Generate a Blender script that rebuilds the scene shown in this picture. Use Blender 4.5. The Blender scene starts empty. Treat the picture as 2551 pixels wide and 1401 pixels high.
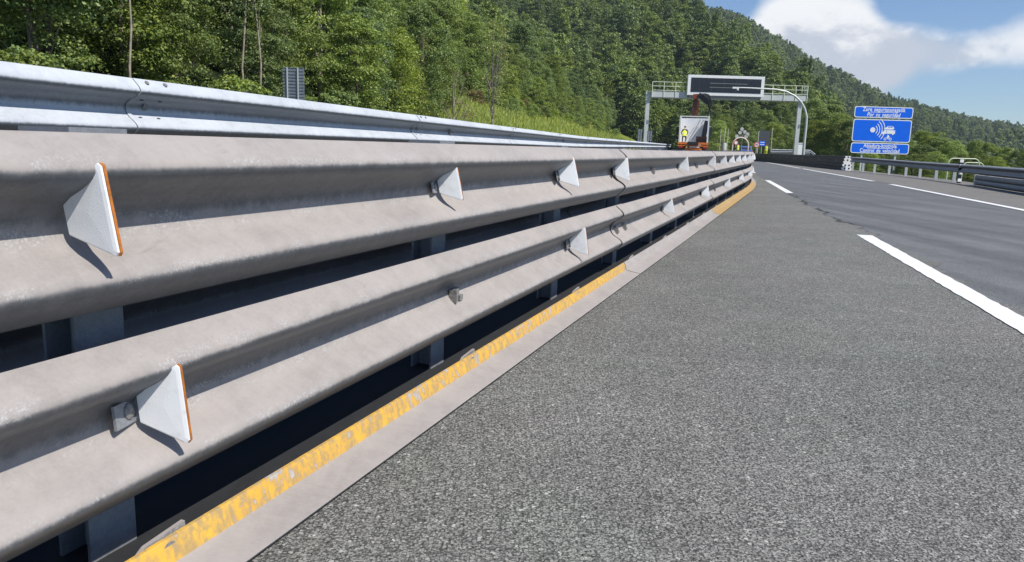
import bpy, bmesh, math, random
import numpy as np
from mathutils import Vector, Matrix

R = math.radians
random.seed(7)
rng = np.random.default_rng(11)
scene = bpy.context.scene
col = scene.collection

# ------------------------------------------------------------------ camera
W, H, F = 2551.0, 1401.0, 1900.0           # photo size and focal length in photo pixels
ROLL, EYE = R(1.7), 0.90                    # camera roll, eye height (crouching)
_c, _s = math.cos(ROLL), math.sin(ROLL)
_yh = -_s * (2000 - W / 2) + _c * (386 - H / 2)
PITCH = math.atan(-_yh / F)
cp, sp = math.cos(PITCH), math.sin(PITCH)
r0 = Vector((1, 0, 0)); u0 = Vector((0, sp, cp)); f0 = Vector((0, cp, -sp))
cx = _c * r0 + _s * u0; cy = -_s * r0 + _c * u0
cam_d = bpy.data.cameras.new('camera'); cam = bpy.data.objects.new('camera', cam_d); col.objects.link(cam)
cam.matrix_world = Matrix(((cx.x, cy.x, -f0.x, 0), (cx.y, cy.y, -f0.y, 0), (cx.z, cy.z, -f0.z, EYE), (0, 0, 0, 1)))
cam_d.sensor_width = 36; cam_d.lens = F * 36 / W
cam_d.clip_start = 0.05; cam_d.clip_end = 12000
scene.camera = cam

def tan_of(px, py):
    """photo pixel -> (tan azimuth, tan elevation): x = ta*y, z = EYE + te*y"""
    x, y = px - W / 2, py - H / 2
    x, y = _c * x + _s * y, -_s * x + _c * y
    fw, up = F * cp - y * sp, -F * sp - y * cp
    return x / fw, up / fw

def at(px, py, Y):
    a, e = tan_of(px, py)
    return Vector((a * Y, Y, EYE + e * Y))

# ------------------------------------------------------------------ light
SUN_AZ, SUN_EL = R(125), R(51)             # clockwise from +Y
sd = Vector((math.sin(SUN_AZ) * math.cos(SUN_EL), math.cos(SUN_AZ) * math.cos(SUN_EL), math.sin(SUN_EL)))
sun_d = bpy.data.lights.new('sun', 'SUN'); sun = bpy.data.objects.new('sun', sun_d); col.objects.link(sun)
sun_d.energy = 4.5; sun_d.angle = R(0.5); sun_d.color = (1.0, 0.955, 0.88)
sun.rotation_euler = (-sd).to_track_quat('-Z', 'Y').to_euler()
sun.location = (20, -20, 40)

scene.view_settings.view_transform = 'Standard'; scene.view_settings.look = 'None'
scene.view_settings.exposure = 0.28; scene.view_settings.gamma = 1.0
scene.view_settings.use_curve_mapping = False
try:
    scene.cycles.use_denoising = True
    scene.cycles.denoiser = 'OPENIMAGEDENOISE'
    scene.cycles.denoising_input_passes = 'RGB_ALBEDO_NORMAL'
    scene.cycles.max_bounces = 8; scene.cycles.transparent_max_bounces = 8
    scene.cycles.volume_bounces = 0
except Exception:
    pass

# ------------------------------------------------------------------ node helper
class NT:
    def __init__(s, tree): s.t = tree
    def n(s, typ, **kw):
        nd = s.t.nodes.new(typ)
        for k, v in kw.items():
            if k == 'op': nd.operation = v
            elif hasattr(nd, k) and k not in nd.inputs: setattr(nd, k, v)
            else: s.set(nd, k, v)
        return nd
    def set(s, nd, k, v):
        sock = nd.inputs[k]
        if isinstance(v, bpy.types.NodeSocket): s.t.links.new(v, sock)
        elif isinstance(v, bpy.types.Node): s.t.links.new(v.outputs[0], sock)
        else:
            if isinstance(v, tuple) and len(v) == 3 and sock.type == 'RGBA': v = (*v, 1)
            sock.default_value = v
    def math(s, op, a, b=None, c=None, clamp=False):
        nd = s.t.nodes.new('ShaderNodeMath'); nd.operation = op; nd.use_clamp = clamp
        for i, v in enumerate((a, b, c)):
            if v is not None: s.set(nd, i, v)
        return nd.outputs[0]
    def vmath(s, op, a, b=None):
        nd = s.t.nodes.new('ShaderNodeVectorMath'); nd.operation = op
        s.set(nd, 0, a)
        if b is not None: s.set(nd, 1, b)
        return nd.outputs['Value'] if op in ('DOT_PRODUCT', 'LENGTH') else nd.outputs[0]
    def mix(s, fac, a, b, blend='MIX'):
        nd = s.t.nodes.new('ShaderNodeMix'); nd.data_type = 'RGBA'; nd.blend_type = blend
        s.set(nd, 0, fac); s.set(nd, 6, a); s.set(nd, 7, b)
        return nd.outputs[2]
    def ramp(s, fac, stops, interp='LINEAR'):
        nd = s.t.nodes.new('ShaderNodeValToRGB'); nd.color_ramp.interpolation = interp
        e = nd.color_ramp.elements
        while len(e) > 1: e.remove(e[-1])
        for i, (p, c) in enumerate(stops):
            el = e[0] if i == 0 else e.new(p)
            el.position = p
            el.color = (c, c, c, 1) if isinstance(c, (int, float)) else (*c, 1)
        s.set(nd, 0, fac)
        return nd.outputs[0]
    def noise(s, vec, scale, detail=4, rough=0.55, out=0, dist=0.0):
        nd = s.t.nodes.new('ShaderNodeTexNoise')
        if vec is not None: s.set(nd, 'Vector', vec)
        nd.inputs['Scale'].default_value = scale; nd.inputs['Detail'].default_value = detail
        nd.inputs['Roughness'].default_value = rough; nd.inputs['Distortion'].default_value = dist
        return nd.outputs[out]
    def maprange(s, v, a, b, c=0.0, d=1.0, smooth=True):
        nd = s.t.nodes.new('ShaderNodeMapRange'); nd.interpolation_type = 'SMOOTHSTEP' if smooth else 'LINEAR'
        s.set(nd, 0, v)
        for i, x in enumerate((a, b, c, d)): s.set(nd, i + 1, x)
        return nd.outputs[0]

# ------------------------------------------------------------------ world: Nishita sky with cumulus
world = bpy.data.worlds.new('World'); scene.world = world; world.use_nodes = True
wt = NT(world.node_tree)
for nd in list(world.node_tree.nodes): world.node_tree.nodes.remove(nd)
sky = wt.n('ShaderNodeTexSky', sky_type='NISHITA')
sky.sun_disc = False; sky.sun_elevation = SUN_EL; sky.sun_rotation = SUN_AZ
sky.altitude = 300; sky.air_density = 1.0; sky.dust_density = 0.1; sky.ozone_density = 3.0
SKY_STRENGTH = 0.086
geo = wt.n('ShaderNodeNewGeometry')
dirv = wt.vmath('SCALE', geo.outputs['Incoming']); dirv.node.inputs['Scale'].default_value = -1.0
sep = wt.n('ShaderNodeSeparateXYZ', Vector=dirv)
zc = wt.math('MAXIMUM', sep.outputs[2], 0.0)
# cloud layer: the direction projected to a plane, flattened near the horizon
den_ = wt.math('ADD', zc, 0.22)
px_ = wt.math('DIVIDE', sep.outputs[0], den_); py_ = wt.math('DIVIDE', sep.outputs[1], den_)
pv = wt.n('ShaderNodeCombineXYZ', X=sep.outputs[0], Y=sep.outputs[1], Z=wt.math('MULTIPLY', sep.outputs[2], 1.7))
def cloud_density(vec):
    a = wt.noise(vec, 4.2, 10, 0.62, dist=0.35)
    b = wt.noise(vec, 1.7, 2, 0.5)
    c = wt.noise(vec, 15.0, 6, 0.65)
    return wt.math('ADD', wt.math('ADD', wt.math('MULTIPLY', a, 0.62), wt.math('MULTIPLY', b, 0.28)), wt.math('MULTIPLY', c, 0.22))
dens = cloud_density(pv.outputs[0])
# the cumulus bank in view: heaps added to the same density
def heap(px, py, rad, amp):
    a, e = tan_of(px, py)
    c = Vector((a, 1, e)).normalized()
    d = wt.vmath('DISTANCE', dirv, (c.x, c.y, c.z)) if False else wt.vmath('LENGTH', wt.vmath('SUBTRACT', dirv, (c.x, c.y, c.z)))
    return wt.math('MULTIPLY', wt.maprange(d, rad, 0.0), amp)
total = dens
HEAPS = [(1985, 45, 0.085, .32), (2090, 110, 0.10, .32), (2050, 190, 0.055, .22), (2200, 130, 0.085, .30), (2330, 125, 0.075, .30),
         (2460, 120, 0.07, .30), (2600, 110, 0.09, .30), (2180, 190, 0.05, .18), (1900, 95, 0.06, .20),
         (2350, 0, 0.08, -.26), (2480, 10, 0.07, -.26), (2420, 265, 0.09, -.26), (2560, 250, 0.09, -.26), (1720, 10, 0.07, -.26), (2230, 15, 0.04, -.2), (1820, 0, 0.05, -.2)]
for hp in HEAPS: total = wt.math('ADD', total, heap(*hp))
mask = wt.maprange(total, 0.685, 1.0)
off = wt.n('ShaderNodeVectorMath', operation='ADD'); wt.set(off, 0, pv.outputs[0]); off.inputs[1].default_value = (0.03, -0.03, 0.075)
dens2 = cloud_density(off.outputs[0])
lit = wt.math('SUBTRACT', dens, dens2)
fn_ = wt.math('MULTIPLY', wt.math('SUBTRACT', wt.noise(pv.outputs[0], 8.5, 9, 0.6, dist=0.5), 0.5), 0.34)
litf = wt.maprange(wt.math('ADD', wt.math('ADD', lit, fn_), wt.math('MULTIPLY', wt.math('SUBTRACT', total, 0.8), -0.16)), -0.10, 0.045)
ccol = wt.ramp(litf, [(0.0, (0.52, 0.56, 0.63)), (0.40, (0.68, 0.70, 0.74)), (0.75, (0.82, 0.825, 0.835)), (1.0, (0.88, 0.88, 0.88))])
skyc = wt.mix(1.0, sky.outputs[0], (SKY_STRENGTH * .88, SKY_STRENGTH * 1.0, SKY_STRENGTH * 1.17), 'MULTIPLY')
final = wt.mix(wt.math('MULTIPLY', mask, 0.95), skyc, ccol)
bg = wt.n('ShaderNodeBackground', Color=final, Strength=1.0)
wo = wt.n('ShaderNodeOutputWorld', Surface=bg.outputs[0])

# ------------------------------------------------------------------ materials
MATS = {}
def new_mat(name):
    m = bpy.data.materials.new(name); m.use_nodes = True
    t = NT(m.node_tree)
    for nd in list(m.node_tree.nodes): m.node_tree.nodes.remove(nd)
    out = t.n('ShaderNodeOutputMaterial'); b = t.n('ShaderNodeBsdfPrincipled')
    m.node_tree.links.new(b.outputs[0], out.inputs[0])
    MATS[name] = m
    return m, t, b, out
def setb(t, b, **kw):
    names = dict(color='Base Color', rough='Roughness', metal='Metallic', spec='Specular IOR Level', normal='Normal', coat='Coat Weight', emit='Emission Color', emit_s='Emission Strength', trans='Transmission Weight')
    for k, v in kw.items(): t.set(b, names[k], v)
def objvec(t): return t.n('ShaderNodeTexCoord').outputs['Object']
def posvec(t): return t.n('ShaderNodeNewGeometry').outputs['Position']
def bump(t, h, strength, dist=0.01):
    return t.n('ShaderNodeBump', Height=h, Strength=strength, Distance=dist).outputs[0]

def simple(name, c, rough=0.5, metal=0.0, var=0.12, scale=6.0, spec=0.5):
    m, t, b, o = new_mat(name)
    nz = t.noise(posvec(t), scale, 5, 0.6)
    lo = tuple(x * (1 - var) for x in c); hi = tuple(min(1, x * (1 + var)) for x in c)
    setb(t, b, color=t.ramp(nz, [(0.3, lo), (0.7, hi)]), rough=rough, metal=metal, spec=spec)
    return m

def mat_zinc(name, dust_or_light, base, metal, rough):
    """weathered galvanised steel; faces that look up turn paler: dusty on the near barrier, painted light elsewhere"""
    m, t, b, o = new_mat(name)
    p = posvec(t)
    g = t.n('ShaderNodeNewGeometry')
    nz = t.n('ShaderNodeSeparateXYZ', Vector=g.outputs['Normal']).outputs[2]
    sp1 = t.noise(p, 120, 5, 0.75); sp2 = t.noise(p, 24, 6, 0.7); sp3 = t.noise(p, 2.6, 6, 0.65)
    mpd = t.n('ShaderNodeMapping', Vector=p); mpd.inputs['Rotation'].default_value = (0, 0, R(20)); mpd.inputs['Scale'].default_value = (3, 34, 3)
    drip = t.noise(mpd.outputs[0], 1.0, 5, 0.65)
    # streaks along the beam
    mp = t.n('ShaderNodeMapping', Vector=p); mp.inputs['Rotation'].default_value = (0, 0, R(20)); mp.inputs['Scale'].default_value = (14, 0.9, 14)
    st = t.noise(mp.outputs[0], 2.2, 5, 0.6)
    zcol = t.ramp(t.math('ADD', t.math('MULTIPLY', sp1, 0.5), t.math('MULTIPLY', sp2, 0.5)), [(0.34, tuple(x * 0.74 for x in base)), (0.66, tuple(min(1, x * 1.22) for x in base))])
    if dust_or_light:
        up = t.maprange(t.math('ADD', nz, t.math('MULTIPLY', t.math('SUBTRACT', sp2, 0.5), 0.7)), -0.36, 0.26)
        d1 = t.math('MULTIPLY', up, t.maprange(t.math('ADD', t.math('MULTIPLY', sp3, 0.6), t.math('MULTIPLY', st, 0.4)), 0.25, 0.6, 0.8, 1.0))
        dcol = t.ramp(t.math('ADD', t.math('ADD', t.math('MULTIPLY', sp3, 0.30), t.math('MULTIPLY', sp2, 0.28)), t.math('ADD', t.math('MULTIPLY', drip, 0.16), t.math('MULTIPLY', sp1, 0.26))), [(0.36, (dust_or_light[0] * .85, dust_or_light[1] * .84, dust_or_light[2] * .82)), (0.5, dust_or_light), (0.64, tuple(min(1, x * 1.10) for x in dust_or_light))])
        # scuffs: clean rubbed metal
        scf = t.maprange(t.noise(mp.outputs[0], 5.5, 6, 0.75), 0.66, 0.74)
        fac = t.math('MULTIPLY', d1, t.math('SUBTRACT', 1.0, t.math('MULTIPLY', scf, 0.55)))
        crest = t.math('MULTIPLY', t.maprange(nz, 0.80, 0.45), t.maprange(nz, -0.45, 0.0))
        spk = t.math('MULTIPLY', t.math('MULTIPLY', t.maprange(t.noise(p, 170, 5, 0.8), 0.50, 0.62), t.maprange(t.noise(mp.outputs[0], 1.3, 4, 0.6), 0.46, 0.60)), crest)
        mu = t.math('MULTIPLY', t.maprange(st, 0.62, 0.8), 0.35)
        c = t.mix(fac, zcol, dcol); c = t.mix(mu, c, tuple(x * .42 for x in dust_or_light)); c = t.mix(t.math('MULTIPLY', spk, 0.6), c, (0.55, 0.56, 0.57))
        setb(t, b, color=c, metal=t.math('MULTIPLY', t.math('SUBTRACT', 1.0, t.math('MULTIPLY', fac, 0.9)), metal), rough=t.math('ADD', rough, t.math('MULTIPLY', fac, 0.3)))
    else:
        stain = t.maprange(t.noise(mp.outputs[0], 1.4, 4, 0.6), 0.58, 0.70)
        c = t.mix(t.math('MULTIPLY', stain, 0.5), zcol, tuple(x * 0.66 for x in base))
        setb(t, b, color=c, metal=metal, rough=t.math('ADD', rough - 0.08, t.math('MULTIPLY', sp2, 0.18)))
    dent = t.math('ADD', t.math('MULTIPLY', sp3, 1.0), t.math('MULTIPLY', sp1, 0.05))
    setb(t, b, normal=bump(t, dent, 0.06, 0.02))
    return m

mat_zinc('zinc_dusty', (0.352, 0.318, 0.297), (0.155, 0.162, 0.172), 0.5, 0.5)
mat_zinc('zinc_bright', (0.50, 0.53, 0.57), (0.20, 0.225, 0.255), 0.5, 0.5)  # pale upward faces and dark base paint sunlight and shade into the colour
mat_zinc('zinc_plain', None, (0.50, 0.51, 0.52), 0.5, 0.48)
mat_zinc('zinc_shaded', (0.50, 0.51, 0.52), (0.125, 0.135, 0.155), 0.3, 0.55)  # dark face and pale top put shade and a lit edge into the colour
mat_zinc('zinc_shade_black', None, (0.018, 0.019, 0.021), 0.0, 0.85)  # paints the darkness inside the barrier as colour
mat_zinc('zinc_dark', None, (0.26, 0.27, 0.29), 0.25, 0.55)

def mat_yellow(name, dirt, keep):
    m, t, b, o = new_mat(name)
    p = posvec(t)
    n1 = t.noise(p, 7.0, 7, 0.72); n2 = t.noise(p, 42, 5, 0.7); n3 = t.noise(p, 2.2, 3, 0.5)
    mp = t.n('ShaderNodeMapping', Vector=p); mp.inputs['Rotation'].default_value = (0, 0, R(20)); mp.inputs['Scale'].default_value = (30, 30, 3)
    n4 = t.noise(mp.outputs[0], 1.5, 4, 0.6)
    k = t.math('ADD', t.math('ADD', t.math('MULTIPLY', n1, 0.6), t.math('MULTIPLY', n2, 0.22)), t.math('MULTIPLY', n4, 0.25))
    fl = t.maprange(k, keep, keep + .025, 1.0, 0.0)
    grime = t.maprange(t.math('ADD', t.math('MULTIPLY', n2, 0.5), t.math('MULTIPLY', n4, 0.5)), 0.40, 0.60)
    yel = t.mix(t.math('ADD', t.math('MULTIPLY', grime, 0.62), dirt), t.ramp(n1, [(0.3, (0.80, 0.46, 0.028)), (0.7, (0.66, 0.34, 0.03))]), (0.30, 0.225, 0.13))
    base = t.ramp(n2, [(0.3, (0.30, 0.28, 0.26)), (0.7, (0.46, 0.41, 0.37))])
    setb(t, b, color=t.mix(fl, base, yel), rough=0.62, normal=bump(t, t.math('ADD', fl, t.math('MULTIPLY', n2, 0.3)), 0.35, 0.004))
mat_yellow('yellow_flaked', 0.18, 0.585)
mat_yellow('yellow_faded', 0.42, 0.60)

def mat_asphalt(name, lo, hi, cell, bumps, patch, streak=0.0, tint=None, sparkle=0.05):
    """bitumen with stones of several sizes and colours, some pale"""
    m, t, b, o = new_mat(name)
    p = posvec(t)
    warp = t.vmath('ADD', p, t.vmath('MULTIPLY', t.noise(p, cell * .7, 2, .5, out=1), (.006, .006, .006)))
    def cells(sc):
        v = t.n('ShaderNodeTexVoronoi', Vector=warp, Scale=sc)
        c = t.n('ShaderNodeSeparateColor', Color=v.outputs['Color'])
        return v.outputs['Distance'], c.outputs[0], c.outputs[1]
    d1, h1, k1 = cells(cell); d2, h2, k2 = cells(cell * 1.9)
    fine = t.noise(p, cell * 2.5, 4, 0.75)
    big = t.maprange(t.math('SUBTRACT', h1, d1), 0.15, 0.45)               # the larger stones that stick out
    sel = t.math('ADD', t.math('MULTIPLY', h2, 0.55), t.math('MULTIPLY', fine, 0.45))
    small = t.ramp(sel, [(0.12, tuple(x * .40 for x in lo)), (0.34, lo), (0.58, tuple((x + y) / 2 for x, y in zip(lo, hi))), (0.82, hi)])
    bigc = t.ramp(k1, [(0.0, lo), (0.45, tuple((x + y) / 2 for x, y in zip(lo, hi))), (0.80, hi), (1.0 - sparkle, tuple(min(1, x * 1.3) for x in hi)), (1.0, tuple(min(1, x * 1.75) for x in hi))])
    c = t.mix(t.math('MULTIPLY', big, 0.8), small, bigc)
    gapk = t.maprange(t.math('ADD', d2, t.math('MULTIPLY', fine, 0.4)), 0.70, 0.95)
    c = t.mix(t.math('MULTIPLY', gapk, 0.8), c, tuple(x * .30 for x in lo))
    bg_ = t.noise(p, 0.55, 5, 0.6); md = t.noise(p, 3.5, 4, 0.6)
    f = t.math('ADD', t.math('MULTIPLY', bg_, 0.6), t.math('MULTIPLY', md, 0.4))
    c = t.mix(1.0, c, t.ramp(f, [(0.3, 1 - patch), (0.7, 1 + patch * 0.6)]), 'MULTIPLY')
    if streak:
        mp = t.n('ShaderNodeMapping', Vector=p); mp.inputs['Rotation'].default_value = (0, 0, R(14.5)); mp.inputs['Scale'].default_value = (1.5, 0.10, 1)
        st = t.noise(mp.outputs[0], 1.6, 6, 0.62)
        c = t.mix(1.0, c, t.ramp(st, [(0.32, 1 - streak), (0.64, 1 + streak * 0.4)]), 'MULTIPLY')
    if tint:
        c = t.mix(t.maprange(t.noise(p, 0.9, 4, 0.5), 0.4, 0.65, 0.0, 0.7), c, t.mix(1.0, c, tint, 'MULTIPLY'))
    hgt = t.math('ADD', t.math('MULTIPLY', big, 0.7), t.math('MULTIPLY', sel, 0.8))
    setb(t, b, color=c, rough=0.85, spec=0.3, normal=bump(t, hgt, bumps, 0.005))
    return m
mat_asphalt('asphalt_shoulder', (0.135, 0.132, 0.122), (0.40, 0.39, 0.36), 92, 0.85, 0.26, tint=(0.93, 1.0, 0.94))
mat_asphalt('asphalt_lane', (0.145, 0.149, 0.152), (0.245, 0.25, 0.253), 100, 0.3, 0.24, streak=0.30)
mat_asphalt('asphalt_edge', (0.19, 0.18, 0.165), (0.30, 0.285, 0.265), 110, 0.4, 0.12)

def mat_paint_line():
    m, t, b, o = new_mat('road_paint')
    p = posvec(t)
    n = t.noise(p, 60, 5, 0.75); n2 = t.noise(p, 2.5, 4, 0.6)
    v = t.n('ShaderNodeTexVoronoi', Vector=p, Scale=105)
    wear = t.maprange(t.math('ADD', t.math('MULTIPLY', n, 0.6), t.math('MULTIPLY', n2, 0.35)), 0.61, 0.70)
    c = t.mix(t.math('MULTIPLY', wear, 0.55), (0.80, 0.80, 0.79), (0.26, 0.255, 0.24))
    setb(t, b, color=c, rough=0.6, normal=bump(t, v.outputs['Distance'], 0.35, 0.004))
mat_paint_line()

simple('white_paint', (0.80, 0.80, 0.79), 0.45, var=0.06)
def mat_lens():
    m, t, b, o = new_mat('white_lens')
    p = posvec(t); n1 = t.noise(p, 38, 6, 0.7); n2 = t.noise(p, 9, 4, 0.6)
    v = t.n('ShaderNodeTexVoronoi', Vector=p, Scale=420)
    scr = t.maprange(t.noise(p, 22, 8, 0.8, dist=1.5), 0.60, 0.66)
    dirt = t.maprange(t.math('ADD', t.math('MULTIPLY', n1, 0.5), t.math('MULTIPLY', n2, 0.5)), 0.50, 0.66)
    c = t.mix(t.math('MULTIPLY', dirt, 0.55), (0.80, 0.815, 0.83), (0.47, 0.45, 0.41)); c = t.mix(t.math('MULTIPLY', scr, 0.5), c, (0.90, 0.91, 0.92))
    setb(t, b, color=c, rough=t.math('ADD', 0.18, t.math('MULTIPLY', dirt, 0.4)), normal=bump(t, t.math('ADD', v.outputs['Distance'], t.math('MULTIPLY', scr, 0.6)), 0.12, 0.002))
mat_lens()
simple('amber_lens', (0.44, 0.145, 0.016), 0.25, var=0.35, scale=40)
simple('bolt_steel', (0.25, 0.24, 0.23), 0.65, 0.3, var=0.35, scale=120)
simple('rusty_bolt', (0.27, 0.16, 0.11), 0.7, 0.2, var=0.35, scale=90)
simple('gantry_steel', (0.56, 0.58, 0.56), 0.5, 0.25, var=0.08, scale=2)
simple('rail_cream', (0.66, 0.69, 0.53), 0.5, 0.1, var=0.06)
simple('screen_black', (0.016, 0.018, 0.026), 0.35, var=0.25, scale=9)
simple('screen_line', (0.20, 0.23, 0.20), 0.5)
simple('sign_blue', (0.003, 0.135, 0.80), 0.5, var=0.06, scale=3, spec=0.25)
simple('sign_white', (0.82, 0.84, 0.85), 0.45, var=0.04)
simple('sign_red', (0.62, 0.03, 0.03), 0.45)
simple('sign_back', (0.21, 0.245, 0.28), 0.5, 0.3, var=0.12)
simple('dark_panel', (0.062, 0.070, 0.085), 0.6, var=0.12)
simple('barrier_black', (0.040, 0.037, 0.044), 0.6, var=0.35, scale=1.6)
simple('barrier_edge', (0.48, 0.48, 0.47), 0.6, var=0.15)
simple('orange_paint', (0.80, 0.20, 0.025), 0.5, var=0.2, scale=5)
simple('maroon', (0.12, 0.05, 0.055), 0.7)
simple('truck_white', (0.80, 0.80, 0.79), 0.4, var=0.05, scale=2)
simple('truck_grey', (0.22, 0.26, 0.31), 0.5)
simple('rubber', (0.022, 0.022, 0.023), 0.8)
simple('crane_brown', (0.085, 0.035, 0.024), 0.5, var=0.3)
simple('crane_red', (0.33, 0.075, 0.035), 0.5, var=0.3)
simple('crane_black', (0.022, 0.024, 0.030), 0.45)
simple('glass_dark', (0.03, 0.04, 0.05), 0.08)
simple('car_blue', (0.035, 0.10, 0.36), 0.3, var=0.05)
simple('vest_yellow', (0.72, 0.78, 0.05), 0.7, var=0.08)
simple('cloth_navy', (0.035, 0.045, 0.075), 0.85)
simple('cloth_brown', (0.09, 0.06, 0.045), 0.85)
simple('skin', (0.52, 0.31, 0.22), 0.55, var=0.05)
simple('hair_dark', (0.03, 0.02, 0.015), 0.7)
simple('crate_brown', (0.17, 0.075, 0.05), 0.75, var=0.2)
simple('tar', (0.055, 0.055, 0.056), 0.8, var=0.4, scale=12)
simple('concrete', (0.40, 0.385, 0.36), 0.85, var=0.15, scale=4)
simple('pale_pink', (0.74, 0.60, 0.54), 0.6)
simple('drum_grey', (0.48, 0.48, 0.46), 0.6)
simple('bark_pale', (0.27, 0.235, 0.18), 0.85, var=0.35, scale=7)
simple('bark_dark', (0.105, 0.078, 0.058), 0.9, var=0.4, scale=7)
simple('soil', (0.40, 0.30, 0.20), 0.95, var=0.3)

def mat_leaf(name, c, sat=0.25, transl=0.32):
    m, t, b, o = new_mat(name)
    g = t.n('ShaderNodeNewGeometry'); oi = t.n('ShaderNodeObjectInfo')
    rpi = g.outputs['Random Per Island']
    lo = (c[0] * 0.60, c[1] * 0.66, c[2] * 0.62); hi = (min(1, c[0] * 1.45), c[1] * 1.28, c[2] * 1.15)
    cc = t.ramp(rpi, [(0.0, lo), (0.5, c), (0.92, hi), (1.0, (hi[0] * 1.25, hi[1] * 1.15, hi[2] * 1.1))])
    hs = t.n('ShaderNodeHueSaturation', Color=cc)
    t.set(hs, 'Hue', t.maprange(oi.outputs['Random'], 0, 1, 0.486, 0.505, smooth=False))
    t.set(hs, 'Saturation', t.maprange(oi.outputs['Random'], 0, 1, 1.0, 0.80, smooth=False))
    rn = t.math('FRACT', t.math('MULTIPLY', oi.outputs['Random'], 7.31))
    t.set(hs, 'Value', t.maprange(rn, 0, 1, 1.2, 2.05, smooth=False))
    setb(t, b, color=hs.outputs[0], rough=0.5, spec=0.32)
    tr = t.n('ShaderNodeBsdfTranslucent', Color=t.mix(1.0, hs.outputs[0], (1.25, 1.3, 0.55), 'MULTIPLY'))
    ms = t.n('ShaderNodeMixShader'); ms.inputs[0].default_value = transl
    m.node_tree.links.new(b.outputs[0], ms.inputs[1]); m.node_tree.links.new(tr.outputs[0], ms.inputs[2])
    m.node_tree.links.new(ms.outputs[0], o.inputs[0])
    return m
mat_leaf('leaf_olive', (0.111, 0.159, 0.038))
mat_leaf('leaf_mid', (0.112, 0.162, 0.034))
mat_leaf('leaf_dark', (0.078, 0.122, 0.033), transl=0.25)
mat_leaf('leaf_bright', (0.147, 0.202, 0.038), transl=0.4)
mat_leaf('leaf_bush', (0.128, 0.182, 0.032), transl=0.36)
mat_leaf('leaf_birch', (0.132, 0.168, 0.058))
mat_leaf('leaf_brown', (0.125, 0.095, 0.050))
mat_leaf('leaf_far', (0.118, 0.165, 0.052), transl=0.2)
mat_leaf('leaf_conifer', (0.055, 0.095, 0.050), transl=0.12)
mat_leaf('grass_blade', (0.19, 0.23, 0.035), transl=0.35)

def mat_ground(name, a, b_, c_, scale=0.4):
    m, t, b, o = new_mat(name)
    p = posvec(t)
    n = t.noise(p, scale, 6, 0.62); n2 = t.noise(p, scale * 12, 5, 0.7)
    k = t.math('ADD', t.math('MULTIPLY', n, 0.6), t.math('MULTIPLY', n2, 0.4))
    setb(t, b, color=t.ramp(k, [(0.33, a), (0.5, b_), (0.66, c_)]), rough=0.95, spec=0.1, normal=bump(t, n2, 0.8, 0.1))
mat_ground('bank_grass', (0.10, 0.14, 0.022), (0.16, 0.20, 0.03), (0.23, 0.24, 0.045))
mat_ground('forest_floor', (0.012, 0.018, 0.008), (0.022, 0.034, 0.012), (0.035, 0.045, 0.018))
mat_ground('meadow', (0.05, 0.08, 0.02), (0.075, 0.10, 0.028), (0.11, 0.12, 0.04), 0.1)
mat_ground('median_soil', (0.12, 0.11, 0.095), (0.17, 0.155, 0.13), (0.22, 0.20, 0.17), 1.0)

# ------------------------------------------------------------------ mesh helpers
class MB:
    def __init__(s): s.v = []; s.f = []
    def add(s, vs, fs):
        o = len(s.v); s.v += [tuple(v) for v in vs]; s.f += [tuple(i + o for i in f) for f in fs]; return s
    def box(s, c, size, M=None):
        x, y, z = (k / 2 for k in size)
        vs = [Vector((a * x, b * y, d * z)) for a in (-1, 1) for b in (-1, 1) for d in (-1, 1)]
        if M is not None: vs = [M @ v for v in vs]
        vs = [v + Vector(c) for v in vs]
        return s.add(vs, [(0, 1, 3, 2), (4, 6, 7, 5), (0, 4, 5, 1), (2, 3, 7, 6), (0, 2, 6, 4), (1, 5, 7, 3)])
    def tube(s, pts, rad, n=8, cap=True):
        pts = [Vector(p) for p in pts]; k = len(pts)
        rads = rad if isinstance(rad, (list, tuple)) else [rad] * k
        rings = []
        ref = None
        for i, p in enumerate(pts):
            d = (pts[min(i + 1, k - 1)] - pts[max(i - 1, 0)]).normalized()
            if ref is None: ref = d.orthogonal().normalized()
            ref = (ref - d * ref.dot(d))
            ref = ref.normalized() if ref.length > 1e-6 else d.orthogonal().normalized()
            b = d.cross(ref)
            rings.append([p + (ref * math.cos(2 * math.pi * j / n) + b * math.sin(2 * math.pi * j / n)) * rads[i] for j in range(n)])
        fs = [(i * n + j, i * n + (j + 1) % n, (i + 1) * n + (j + 1) % n, (i + 1) * n + j) for i in range(k - 1) for j in range(n)]
        if cap: fs += [tuple(range(n - 1, -1, -1)), tuple((k - 1) * n + j for j in range(n))]
        return s.add([v for r in rings for v in r], fs)
    def prism(s, poly, M, depth):
        """poly: 2-D points; extruded along local z by depth; M places it"""
        n = len(poly)
        vs = [M @ Vector((x, y, 0)) for x, y in poly] + [M @ Vector((x, y, depth)) for x, y in poly]
        return s.add(vs, [tuple(range(n - 1, -1, -1)), tuple(range(n, 2 * n))] + [(i, (i + 1) % n, n + (i + 1) % n, n + i) for i in range(n)])
    def build(s, name, mat, parent=None, smooth=None, world=True):
        me = bpy.data.meshes.new(name); me.from_pydata(s.v, [], s.f)
        bm = bmesh.new(); bm.from_mesh(me); bmesh.ops.recalc_face_normals(bm, faces=bm.faces); bm.to_mesh(me); bm.free()
        me.materials.append(MATS[mat] if isinstance(mat, str) else mat)
        if smooth is not None:
            me.polygons.foreach_set('use_smooth', [True] * len(me.polygons)); me.set_sharp_from_angle(angle=R(smooth))
        return link(name, me, parent, world)
def link(name, me, parent=None, world=True):
    o = bpy.data.objects.new(name, me); col.objects.link(o)
    if parent is not None:
        o.parent = parent
        if world: o.matrix_parent_inverse = WM(parent).inverted()
    return o
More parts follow.
